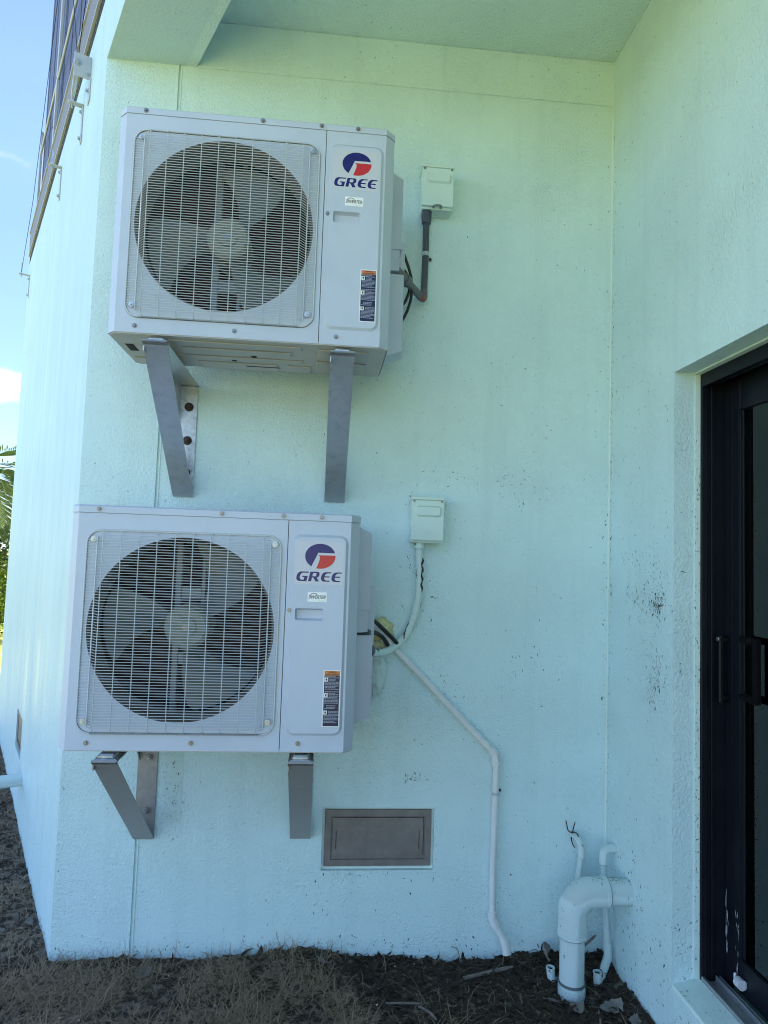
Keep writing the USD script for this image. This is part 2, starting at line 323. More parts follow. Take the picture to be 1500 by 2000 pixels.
def ground_z(x, y):
    x, y = np.asarray(x, float), np.asarray(y, float)
    p = np.stack([x, y, np.zeros_like(x)], -1)
    near = np.exp(-((x * x + (y - 0.5) ** 2) / 30.0))
    h = (meshkit.fbm(p * 3.1 + 5, 3, 3) - 0.5) * 0.06 + (meshkit.fbm(p * 17.0, 2, 9) - 0.5) * 0.028
    h = h + 0.022 * np.exp(-((x + 0.02) ** 2 / 0.10 + (y + 0.03) ** 2 / 0.02)) - 0.05 * np.exp(-(((x - 1.0) / 0.22) ** 2 + ((y + 0.27) / 0.16) ** 2))
    h = h - 0.012 * np.exp(-(((x - 0.6) / 0.3) ** 2 + ((y + 0.05) / 0.2) ** 2))
    return 0.012 + h * near
def axis(lo, hi, step, far):
    a = np.arange(lo, hi + 1e-6, step); o = []; t, s = hi, step
    while t < far: s *= 1.35; t += s; o.append(t)
    n, t, s = [], lo, step
    while t > -far: s *= 1.35; t -= s; n.append(t)
    return np.concatenate([n[::-1], a, o])
gx, gy = axis(-2.8, 1.7, 0.03, 260), axis(-1.0, 3.0, 0.03, 260)
GX, GY = np.meshgrid(gx, gy, indexing='ij')
gv = np.stack([GX, GY, ground_z(GX, GY)], -1).reshape(-1, 3)
ii, jj = np.meshgrid(np.arange(len(gx) - 1), np.arange(len(gy) - 1), indexing='ij')
k = (ii * len(gy) + jj).ravel(); w = len(gy)
obj('ground', (gv, np.vstack([np.stack([k, k + w, k + w + 1], 1), np.stack([k, k + w + 1, k + 1], 1)])), M_ground, smooth=True, kind='structure')

bld = thing('building', 'mint green stucco building with a recessed wall, left flank and overhanging ceiling', 'building')
# back wall in two panels either side of the vertical control joint, the hatch opening cut out
JX = -0.7038
HX0, HX1, HZ0, HZ1 = 0.046, 0.517, 0.357, 0.612             # hatch opening
back_r = sbox(JX + 0.004, -0.3, XR + BT, ZC + 0.6).difference(sbox(HX0, HZ0, HX1, HZ1))
back_l = sbox(XL, -0.3, JX - 0.004, ZC + 0.6)
wall = obj('wall', cat(front(back_r, 0.0, BT), front(back_l, 0.0, BT)), M_wall, bld, label='recessed mint wall carrying the two outdoor units')
obj('control_joint', box(JX - 0.0039, JX + 0.0039, 0.007, 0.05, -0.2, ZC - 0.002), M_trim, wall)
obj('joint_bead', cat(box(JX - 0.011, JX - 0.0041, -0.0025, 0.0, -0.2, ZB - 0.002), box(JX + 0.0041, JX + 0.010, -0.0025, 0.0, -0.2, ZB - 0.002)), M_wall, wall)
obj('old_bracket_mark', cbox(-0.605, -0.532, -0.0008, 0.0, 0.55, 0.842, 0.0004), M_mark, wall)
obj('plaster_band', cbox(-0.625, XR - 0.0005, -0.006, -0.0002, ZB - 0.003, ZC - 0.0005, 0.002), M_wall, wall)
obj('corner_bead', tube([(XR - 0.001, -0.001, -0.2), (XR - 0.001, -0.001, ZC)], 0.0055, 8), M_trim, wall, smooth=40)
# left flank, its top sloping a little, a hatch opening cut in it
def top_z(s): return 4.165 + 0.033 * s
SL0, SL1 = -5.05, END
fl = Polygon([(SL0, ZB), (0.0, ZB), (0.0, -0.3), (SL1, -0.3), (SL1, top_z(SL1)), (SL0, top_z(SL0))]).difference(sbox(1.72, 0.342, 2.10, 0.588))
m = extr(fl, 0.2999); v = m.vertices
# prism in (s, z) with depth inwards; mitred behind the back wall's corner
m.vertices = A0 + v[:, :1] * DL + (-v[:, 2:3]) * NL + v[:, 1:2] * np.array([0, 0, 1.0])
flm = trimesh.Trimesh(m.vertices, m.faces, process=False)
if flm.volume < 0: flm.invert()
# the part below the beam that would stand in front of the back wall is cut away
cut = m3.Manifold(m3.Mesh(np.asarray(flm.merge_vertices() or flm.vertices, np.float32), np.asarray(flm.faces, np.uint32)))
keep = m3.Manifold.cube((20, 10, 20)).translate((-10, 0.0, -5)) + m3.Manifold.cube((20, 20, 20)).translate((-10, -15, ZB - 0.0005))
flank = cut ^ keep
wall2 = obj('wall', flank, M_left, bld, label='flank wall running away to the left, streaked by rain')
# right wall with the door opening, 0.6 m thick block behind
DY0, DY1, DZ0, DZ1 = -2.40, -0.560, 0.205, 2.3765
rw = Polygon([(YP - 0.02, -0.3), (0.0, -0.3), (0.0, ZC + 0.3), (YP - 0.02, ZC + 0.3)]).difference(sbox(DY0, DZ0, DY1, DZ1))
m = extr(rw, 0.098); v = m.vertices
rm = trimesh.Trimesh(np.stack([XR + v[:, 2], v[:, 0], v[:, 1]], 1), m.faces, process=False)
if rm.volume < 0: rm.invert()
wall3 = obj('wall', rm, M_wall, bld, label='right hand wall with the door opening')
obj('reveal_strip', cat(box(XR + 0.078, XR + 0.0979, DY1 - 0.005, DY1 - 0.0004, DZ0 + 0.03, DZ1 - 0.0004), box(XR + 0.074, XR + 0.0979, DY0 + 0.001, DY1 - 0.0052, DZ1 - 0.006, DZ1 - 0.0004)), M_trim, wall3)
sill = Polygon([(XR - 0.0005, DZ0), (XR + 0.0975, DZ0), (XR + 0.0975, DZ0 + 0.032), (XR + 0.002, DZ0 + 0.012)])
m = extr(sill, DY1 - DY0 - 0.001); v = m.vertices
sm = trimesh.Trimesh(np.stack([v[:, 0], DY0 + 0.0005 + v[:, 2], v[:, 1]], 1), m.faces, process=False)
if sm.volume < 0: sm.invert()
obj('sill', sm, M_trim, wall3)
# ceiling over the recess and the beam that carries the flank wall's line out over it
tri = Polygon([(XL + 0.3, 0.0), (XR, 0.0), (XR, YP + 0.3)])
P_end = lw(SL0, 0, 0)
obj('ceiling', extr(Polygon([tuple(lw(0, -0.2, 0)[:2]), (XR + 0.001, -0.0005), (XR + 0.001, YP + 0.12), tuple(lw(SL0 + 0.2, -0.2, 0)[:2])]), 0.12).apply_translation((0, 0, ZC)), M_wall, bld)
BW = 0.342
beam_in = lbox(SL0, 0.8, -BW, -0.2995, ZB, ZC + 0.06)
bm = m3.Manifold(m3.Mesh(np.asarray(beam_in.vertices, np.float32), np.asarray(beam_in.faces, np.uint32)))
bm = bm ^ m3.Manifold.cube((20, 20, 20)).translate((-10, -20.0003, -5))
obj('beam', bm, M_wall, bld)
# masses that close the building: behind the recess, right of it, and the floor above
E0 = lw(END, -0.002, 0); F0 = lw(END, -0.29, 0)
obj('rear_block', slab((float(lw(0.72, -0.3, 0)[0]), BT + 0.33), (7.0, BT + 0.33), (7.0, 3.6), (float(F0[0]), 3.6), -0.3, 4.0), M_wall, bld)
obj('side_block', cat(box(XR + 3.2, 7.0, YP, BT + 0.30, -0.3, 4.0)), M_wall, bld)
ub = Polygon([tuple(lw(END - 0.06, -0.05, 0)[:2]), tuple(lw(SL0 - 0.1, -0.05, 0)[:2]), (7.0, float(P_end[1]) - 0.1), (7.0, 3.6)])
obj('upper_floor', extr(ub, 3.5).apply_translation((0, 0, ZC + 0.15)), M_slate, bld)
for i in range(16):                                           # standing ribs of the dark upper cladding
    s = END - 0.2 - i * 0.45
    obj('cladding_rib', lbox(s, s + 0.03, -0.0499, -0.046, 4.2, 7.6), M_slate, bld)

# room behind the glass
RX = XR + 0.098
obj('room', cat(box(RX + 0.12, XR + 3.1, DY0 - 0.5, 0.25, 0.10, 0.2), box(RX + 0.12, XR + 3.1, DY0 - 0.5, 0.25, 2.55, 2.65), box(XR + 3.1, XR + 3.18, DY0 - 0.6, 0.3, 0.1, 2.65),
                box(RX + 0.12, XR + 3.1, 0.25, 0.3, 0.1, 2.65), box(RX + 0.12, XR + 3.1, DY0 - 0.6, DY0 - 0.5, 0.1, 2.65),
                box(RX + 0.10, RX + 0.119, DY1 + 0.1, 0.3, 0.1, 2.65), box(RX + 0.10, RX + 0.119, DY0 - 0.6, DY0 - 0.05, 0.1, 2.65)), M_room, bld)
# ------------------------------------------------------------------ door
door = obj('door_frame', cat(
    cbox(RX + 0.001, RX + 0.022, DY1 - 0.014, DY1 + 0.09, DZ0 - 0.02, DZ1 + 0.05, 0.0015), cbox(RX + 0.022, RX + 0.040, DY1 - 0.005, DY1 + 0.09, DZ0 - 0.02, DZ1 + 0.05, 0.0015),
    cbox(RX + 0.040, RX + 0.052, DY1 - 0.009, DY1 + 0.09, DZ0 - 0.02, DZ1 + 0.05, 0.0015), cbox(RX + 0.052, RX + 0.13, DY1 - 0.003, DY1 + 0.09, DZ0 - 0.02, DZ1 + 0.05, 0.0015),
    cbox(RX + 0.001, RX + 0.022, DY0, DY1 - 0.0141, DZ1 - 0.052, DZ1 + 0.05, 0.0015), cbox(RX + 0.022, RX + 0.040, DY0, DY1 - 0.006, DZ1 - 0.035, DZ1 + 0.05, 0.0015),
    cbox(RX + 0.040, RX + 0.052, DY0, DY1 - 0.010, DZ1 - 0.046, DZ1 + 0.05, 0.0015), cbox(RX + 0.052, RX + 0.18, DY0, DY1 - 0.004, DZ1 - 0.03, DZ1 + 0.05, 0.0015),
    cbox(RX + 0.001, RX + 0.18, DY0 - 0.06, DY0 + 0.012, DZ0 - 0.02, DZ1 + 0.05, 0.0015)), M_door, bld)
obj('track', cat(cbox(RX + 0.0005, RX + 0.012, DY0 + 0.013, DY1 - 0.0145, DZ0 - 0.01, DZ0 + 0.045, 0.001), cbox(RX + 0.012, RX + 0.052, DY0 + 0.013, DY1 - 0.0145, DZ0 - 0.01, DZ0 + 0.028, 0.001),
                 cbox(RX + 0.052, RX + 0.056, DY0 + 0.013, DY1 - 0.0145, DZ0 - 0.01, DZ0 + 0.048, 0.001), cbox(RX + 0.056, RX + 0.066, DY0 + 0.013, DY1 - 0.0145, DZ0 - 0.01, DZ0 + 0.034, 0.001),
                 cbox(RX + 0.066, RX + 0.070, DY0 + 0.013, DY1 - 0.0145, DZ0 - 0.01, DZ0 + 0.046, 0.001)), M_alu, door)
LX = XR + 0.191                                               # face of the leaf
ly1, ly0, lz0, lz1 = DY1 - 0.006, DY1 - 0.95, DZ0 + 0.035, DZ1 - 0.034
gy1, gz0, gz1 = DY1 - 0.112, 0.352, 2.222
leaf = obj('door', cat(cbox(LX, LX + 0.016, gy1 + 0.014, ly1, lz0, lz1, 0.002), cbox(LX + 0.004, LX + 0.016, gy1, gy1 + 0.0139, gz0, gz1, 0.001),
                       cbox(LX, LX + 0.04, ly0, gy1 + 0.0138, gz1 + 0.001, lz1, 0.002), cbox(LX, LX + 0.04, ly0, gy1 + 0.0138, lz0, gz0 - 0.001, 0.002),
                       cbox(LX, LX + 0.04, ly0, ly0 + 0.09, gz0 - 0.0005, gz1 + 0.0005, 0.002),
                       cbox(LX - 0.003, LX - 0.0001, ly1 - 0.052, ly1 - 0.049, lz0, lz1, 0.0005), cbox(LX - 0.004, LX - 0.0001, gy1 + 0.0145, gy1 + 0.020, gz0 - 0.006, gz1 + 0.006, 0.0005),
                       cbox(LX - 0.003, LX - 0.0001, ly0, gy1 + 0.0144, gz1 + 0.002, gz1 + 0.006, 0.0005), cbox(LX - 0.003, LX - 0.0001, ly0, gy1 + 0.0144, gz0 - 0.006, gz0 - 0.002, 0.0005)), M_door, bld)
obj('glass_pane', box(LX + 0.007, LX + 0.012, ly0 + 0.0905, gy1 - 0.0005, gz0, gz1), M_glass, leaf)
obj('fixed_leaf', cat(cbox(LX + 0.05, LX + 0.09, DY0 + 0.012, DY0 + 0.08, lz0, lz1), cbox(LX + 0.05, LX + 0.09, ly0 - 0.02, ly0 + 0.06, lz0, lz1),
                      cbox(LX + 0.05, LX + 0.09, DY0 + 0.0801, ly0 - 0.0201, gz1, lz1), cbox(LX + 0.05, LX + 0.09, DY0 + 0.0801, ly0 - 0.0201, lz0, gz0)), M_door, bld)
obj('glass_pane', box(LX + 0.068, LX + 0.074, DY0 + 0.0805, ly0 - 0.0205, gz0 + 0.0005, gz1 - 0.0005), M_glass, bld)
obj('added_blind', cat([box(RX + 0.30, RX + 0.302, DY0 + 0.1 + i * 0.089, DY0 + 0.1 + i * 0.089 + 0.085, 0.22, 2.4) for i in range(28)]), M_room, bld, kind='stuff')  # slats added close behind the pane to catch light and brighten the glass
hy = DY1 - 0.031
obj('pull_bar', cat(cbox(LX - 0.040, LX - 0.022, hy - 0.008, hy + 0.008, 1.185, 1.425, 0.004), cyl((LX - 0.012, hy, 1.41), (1, 0, 0), 0.011, 0.024), cyl((LX - 0.012, hy, 1.205), (1, 0, 0), 0.011, 0.024)), M_door, leaf)
obj('bolt_head', cyl((LX - 0.0425, hy, 1.41), (-1, 0, 0), 0.009, 0.006, ch=0.002), M_screw, leaf, smooth=30)
hx = LX - 0.026
obj('pull_handle', cat(cbox(hx, hx + 0.022, DY1 - 0.218, DY1 - 0.196, 1.215, 1.432, 0.004), cbox(hx, hx + 0.022, DY1 - 0.1959, DY1 - 0.124, 1.41, 1.432, 0.004), cbox(hx, hx + 0.022, DY1 - 0.1959, DY1 - 0.124, 1.215, 1.237, 0.004)), M_handle, leaf)
obj('bumper', cat(cyl((LX - 0.014, DY1 - 0.112, 0.283), (0, 1, 0), 0.017, 0.03, ch=0.003), cbox(LX - 0.012, LX - 0.0005, DY1 - 0.128, DY1 - 0.096, 0.270, 0.296, 0.003), cbox(LX - 0.022, LX - 0.012, DY1 - 0.094, DY1 - 0.086, 0.282, 0.305, 0.003)), M_bumper, leaf, smooth=40)
sp = []
for i in range(44):
    main = i < 26
    y = ly1 - 0.012 - abs(rng.normal(0, 0.007)) if main else gy1 + 0.02 + rng.random() * 0.02
    z = rng.uniform(0.34, 0.54) if main else rng.uniform(0.30, 0.50)
    a, b = 0.0006 + rng.random() * 0.0014, 0.003 + rng.random() * 0.011
    if i < 4: a, b, z = 0.0022, 0.022, (0.50, 0.455, 0.40, 0.35)[i]
    k_ = rng.uniform(0.2, 0.9, 3)
    sp.append([(LX - 0.0045, y - a * k_[0], z - b), (LX - 0.0045, y + a * k_[1], z - b * 0.3), (LX - 0.0045, y + a * 0.4, z + b), (LX - 0.0045, y - a, z + b * k_[2])])
obj('paint_splash', quads(sp), M_pale, leaf, kind='stuff')

# ------------------------------------------------------------------ dirt flecks stuck to the walls (countless)
def flecks(pts, n_, mk):
    """pts: (k, 2) wall positions; mk(u, v) -> 3-D corners; small dark chips lying on the wall."""
    out = []
    for (u, v_), s in zip(pts, n_):
        a = s * (0.5 + 0.55 * rng.random()); b = s * (0.9 + 1.6 * rng.random()); th = rng.normal(math.pi / 2, 0.6)
        c, d = math.cos(th), math.sin(th); k_ = 0.3 + 0.6 * rng.random(5)
        loc = [(-b, 0), (0, -a * k_[0]), (b, a * k_[1] * 0.3), (b * 0.1, a * k_[2])]
        out.append([mk(u + x * c - y * d, v_ + x * d + y * c) for x, y in loc])
    return quads(out)
def cluster(cx, cy, sx, sy, n, s=0.0022, inside=None):
    return [(x, y) for x, y in zip(rng.normal(cx, sx, n), rng.normal(cy, sy, n))], list(s * (0.45 + rng.pareto(2.6, n) * 0.55).clip(0.3, 1.7))
bp, bs = [], []
for c in ((0.80, 2.03, .05, .03, 26), (0.86, 1.92, .015, .02, 10, .003), (0.97, 2.00, .05, .02, 8), (0.90, 1.25, .06, .06, 40, .003), (1.03, 1.23, .04, .06, 22), (0.55, 1.10, .04, .06, 20, .003), (1.25, 1.95, .012, .6, 90, .003), (0.85, 1.98, .2, .02, 60, .0018), (0.35, 2.2, .3, .3, 90, .0016), (0.9, 0.9, .25, .3, 90, .0018),
          (0.42, 1.58, .04, .06, 32, .0024), (0.46, 1.48, .05, .07, 26, .0026), (0.42, 0.73, .03, .012, 30, .0026), (-0.566, 0.70, .025, .09, 80, .0022), (-0.571, 0.79, .004, .004, 5, .005), (-0.565, 0.63, .004, .005, 6, .005), (0.3, 0.05, .6, .03, 260, .0026), (-0.6, 0.05, .25, .025, 90, .0024),
          (0.27, 0.345, .15, .008, 34, .0026), (0.52, 0.48, .006, .08, 14, .003), (0.10, 0.28, .2, .10, 46, .0026), (0.5, 0.2, .35, .12, 60, .0024), (0.9, 0.5, .2, .2, 40, .0024), (1.17, 0.30, .06, .14, 30, .003),
          (-0.1, 0.06, .5, .03, 60, .0026), (0.16, 2.45, .05, .02, 24, .0028), (0.2, 2.5, .15, .1, 40, .002), (0.39, 1.75, .012, .09, 26, .0024), (0.377, 1.9, .006, .03, 14, .003), (0.52, 1.87, .006, .04, 14, .003), (1.1, 0.42, .05, .05, 14, .0028), (1.2, 2.9, .03, .5, 26, .0022), (-0.69, 0.3, .012, .3, 18, .0026), (XL + 0.01, 0.6, .004, .5, 20, .003)):
    p, s = cluster(*c[:5], s=c[5] if len(c) > 5 else 0.0022); bp += p; bs += s
n = 520
bp += list(zip(rng.uniform(XL + 0.02, XR - 0.01, n), rng.uniform(0.02, 3.75, n))); bs += list(0.0017 * (0.45 + rng.pareto(2.6, n) * 0.5).clip(0.3, 1.6))
ok = [i for i, (x, z) in enumerate(bp) if XL + 0.006 < x < XR - 0.008 and 0.02 < z < 3.77 and not (HX0 - 0.004 < x < HX1 + 0.004 and HZ0 - 0.004 < z < HZ1 + 0.004) and abs(x - JX) > 0.012]
obj('grime_fleck', flecks([bp[i] for i in ok], [bs[i] for i in ok], lambda u, v_: (u, -0.0012, v_)), M_soil, wall, kind='stuff')
rp, rs = [], []
for c in ((-0.30, 1.55, .06, .06, 240, .0024), (-0.44, 1.52, .035, .03, 260, .0028), (-0.43, 1.62, .05, .08, 150, .002), (-0.17, 1.68, .03, .03, 50, .002), (-0.30, 1.70, .05, .03, 40, .0024), (-0.44, 1.24, .045, .07, 150, .003), (-0.40, 1.16, .02, .03, 26, .003), (-0.22, 1.0, .01, .35, 40, .0022), (-0.4, 2.2, .12, .06, 50, .002), (-0.14, 2.1, .06, .1, 60, .0018),
          (-0.2, 0.5, .07, .1, 44, .003), (-0.25, 0.42, .04, .05, 40, .0034), (-0.25, 0.25, .05, .05, 26, .003), (-0.45, 0.2, .08, .05, 26, .0028), (-0.02, 1.9, .010, .8, 240, .0032), (-0.33, 1.60, .12, .14, 160, .0018), (-0.40, 1.20, .06, .12, 90, .0022), (-0.12, 2.4, .08, .2, 80, .0018), (-0.3, 1.9, .14, .1, 90, .0016)):
    p, s = cluster(*c[:5], s=c[5]); rp += p; rs += s
n = 620
rp += list(zip(rng.uniform(-1.6, -0.01, n), rng.uniform(0.05, 3.9, n))); rs += list(0.0017 * (0.45 + rng.pareto(2.6, n) * 0.5).clip(0.3, 1.6))
ok = [i for i, (y, z) in enumerate(rp) if y < -0.008 and 0.03 < z < 3.95 and not (DY0 - 0.004 < y < DY1 + 0.006 and DZ0 - 0.006 < z < DZ1 + 0.006)]
obj('grime_fleck', flecks([rp[i] for i in ok], [rs[i] for i in ok], lambda u, v_: (XR - 0.0012, u, v_)), M_soil, wall3, kind='stuff')
# chips along the paint edge of the door reveal
jp = list(zip(RX - rng.random(230) * 0.02, rng.uniform(0.3, 2.2, 230))) + list(zip(rng.uniform(XR + 0.005, RX - 0.02, 30), rng.uniform(0.3, 2.3, 30)))
obj('grime_fleck', flecks(jp, list(0.0022 * (0.5 + rng.pareto(2.4, 260) * 0.6).clip(0.3, 1.7)), lambda u, v_: (min(u, RX - 0.002), DY1 - 0.0062, v_)), M_soil, wall3, kind='stuff')
sp_ = list(zip(rng.uniform(XR + 0.008, RX - 0.006, 120), rng.uniform(-1.1, DY1 - 0.01, 120)))
obj('grime_fleck', flecks(sp_, list(0.002 * (0.5 + rng.pareto(2.4, 120) * 0.6).clip(0.3, 1.7)), lambda u, v_: (u, v_, DZ0 + 0.0135 + 0.0203 * (u - XR) / 0.0975)), M_soil, wall3, kind='stuff')
cp = list(zip(rng.uniform(-0.5, XR - 0.05, 90), rng.uniform(-1.2, -0.03, 90)))
cp = [(x, y) for x, y in cp if x > XL + 0.45 - y * 0.51]
obj('grime_fleck', flecks(cp, list(0.002 * (0.5 + rng.pareto(2.4, len(cp)) * 0.6).clip(0.3, 1.6)), lambda u, v_: (u, v_, ZC - 0.0012)), M_soil, bld, kind='stuff')

# ------------------------------------------------------------------ wall hatches
def hatch(tr, w, h, label):
    """tr: a function that turns local (x, y, z) into the world; x to the right, y into the wall, opening 0..w, 0..h."""
    t = thing('access_hatch', label, 'access hatch', group='hatches let into the walls')
    def put(name, m, mt, par=t, **kw):
        m = trimesh.Trimesh(tr(np.asarray(m.vertices)), m.faces, process=False); m.invert() if m.volume < 0 else None
        return obj(name, m, mt, par, **kw)
    a = 0.011
    fr = sbox(a, a + 0.004, w - a, h - a).difference(sbox(a + 0.026, a + 0.030, w - a - 0.026, h - a - 0.026))
    put('frame', front(fr, 0.006, 0.02), M_hatch)
    fr2 = sbox(a + 0.0262, a + 0.0302, w - a - 0.0262, h - a - 0.0262).difference(sbox(a + 0.036, a + 0.045, w - a - 0.031, h - a - 0.032))
    put('inner_frame', front(fr2, 0.014, 0.01), M_hatch)
    x0, x1, z0, z1 = a + 0.033, w - a - 0.034, a + 0.046, h - a - 0.034
    dr = sbox(x0, z0, x1, z1).difference(sbox(x0 + 0.014, z0 + 0.025, x0 + 0.017, z0 + 0.098)).difference(sbox(x1 - 0.018, z0 + 0.025, x1 - 0.015, z0 + 0.098))
    put('door_panel', front(dr, 0.009, 0.012), M_hatch)
    put('back_plate', box(0.001, w - 0.001, 0.03, 0.036, 0.001, h - 0.001), M_gap)
    put('surround', front(sbox(0.0005, 0.0005, w - 0.0005, h - 0.0005).difference(sbox(a - 0.0005, a + 0.0035, w - a + 0.0005, h - a + 0.0005)), 0.016, 0.012), M_trim)
    return t
hatch(lambda v: v + np.array([HX0, 0, HZ0]), HX1 - HX0, HZ1 - HZ0, 'brown grey metal access hatch low in the wall beneath the lower unit')
hatch(lambda v: A0 + (2.10 - v[:, :1]) * DL - v[:, 1:2] * NL + (v[:, 2:] + 0.342) * np.array([0, 0, 1.0]), 0.38, 0.246, 'small hatch in the flank wall at the left edge above the stub pipe')

# ------------------------------------------------------------------ air conditioning units
UW, UH, UF, UB = 0.965, 0.8016, -0.582, -0.205               # width, height, front and back planes
def hexhead(x, y, z, r=0.0065, d=0.005, dirn=(0, -1, 0)):
    a = np.array(dirn, float)
    return cat(cyl(np.array([x, y, z]) + a * 0.0012, a, r * 1.25, 0.0024, 12), cyl(np.array([x, y, z]) + a * (0.0024 + d / 2), a, r * 0.8, d, 6, 0.001))
def letters_gree():
    def rb(x0, x1, z0, z1, r):  # rounded on the left only
        return unary_union([rrect(x0, x1, z0, z1, r, 8), sbox((x0 + x1) / 2, z0, x1, z1)])
    G = rb(0, 1.18, 0, 1, 0.42).difference(rb(0.36, 1.5, 0.14, 0.87, 0.3)).union(sbox(0.84, 0, 1.18, 0.54)).union(sbox(0.62, 0.42, 1.18, 0.54))
    bowl = affinity.scale(rb(-1.05, 0, 0.40, 1, 0.26), -1, 1, origin=(0, 0)).difference(affinity.scale(rb(-0.72, -0.33, 0.53, 0.87, 0.12), -1, 1, origin=(0, 0)))
    Rr = unary_union([sbox(0, 0, 0.33, 1), bowl, Polygon([(0.42, 0.46), (0.78, 0.46), (1.16, 0), (0.77, 0)])])
    Ee = rb(0, 0.98, 0, 1, 0.42).difference(rb(0.36, 1.3, 0.12, 0.88, 0.3)).union(sbox(0.30, 0.44, 0.90, 0.56))
    ls = [G, affinity.translate(Rr, 1.34), affinity.translate(Ee, 2.62), affinity.translate(Ee, 3.74)]
    return affinity.skew(unary_union(ls), xs=12, origin=(0, 0))
GREE = letters_gree()
def text_poly_mesh(s, x0, x1, z0, h, y, shear=0.0):
    t = meshkit.text_mesh(s, h, 0.0003, bold=True); v = np.array(t.vertices); b0, b1 = v[:, 0].min(), v[:, 0].max()
    x = x0 + (v[:, 0] - b0) / (b1 - b0) * (x1 - x0) + shear * v[:, 1]
    return trimesh.Trimesh(np.stack([x, y - v[:, 2], z0 + v[:, 1]], 1), t.faces, process=False)
def fan_blade(th0):
    nr, na = 12, 14; r = np.linspace(0.070, 0.291, nr); vs = []
    for i, rr in enumerate(r):
        t = i / (nr - 1); wid = math.radians(36 + 20 * t); sw = math.radians(20) * t ** 1.3
        if t > 0.92: wid *= 1 - 1.0 * (t - 0.92)
        for k_ in range(na):
            a = k_ / (na - 1) - 0.5; th = th0 + sw + a * wid
            y = 0.058 * a * (1.1 - 0.5 * t) + 0.012 * (4 * a * a - 1) * (1 - 0.4 * t)
            vs.append((rr * math.cos(th), y, rr * math.sin(th)))
    v = np.array(vs); n = len(v); v2 = v + np.array([0, 0.003, 0]); f = []
    for i in range(nr - 1):
        for k_ in range(na - 1):
            a = i * na + k_; f += [(a, a + 1, a + na + 1), (a, a + na + 1, a + na)]
    f = np.array(f); fb = f[:, ::-1] + n
    edge = [i * na for i in range(nr)] + [(nr - 1) * na + k_ for k_ in range(1, na)] + [i * na + na - 1 for i in range(nr - 2, -1, -1)] + [k_ for k_ in range(na - 2, 0, -1)]
    sd = []
    for p, q_ in zip(edge, edge[1:] + edge[:1]): sd += [(p, q_, q_ + n), (p, q_ + n, p + n)]
    return trimesh.Trimesh(np.vstack([v, v2]), np.vstack([f, fb, np.array(sd)]), process=False)
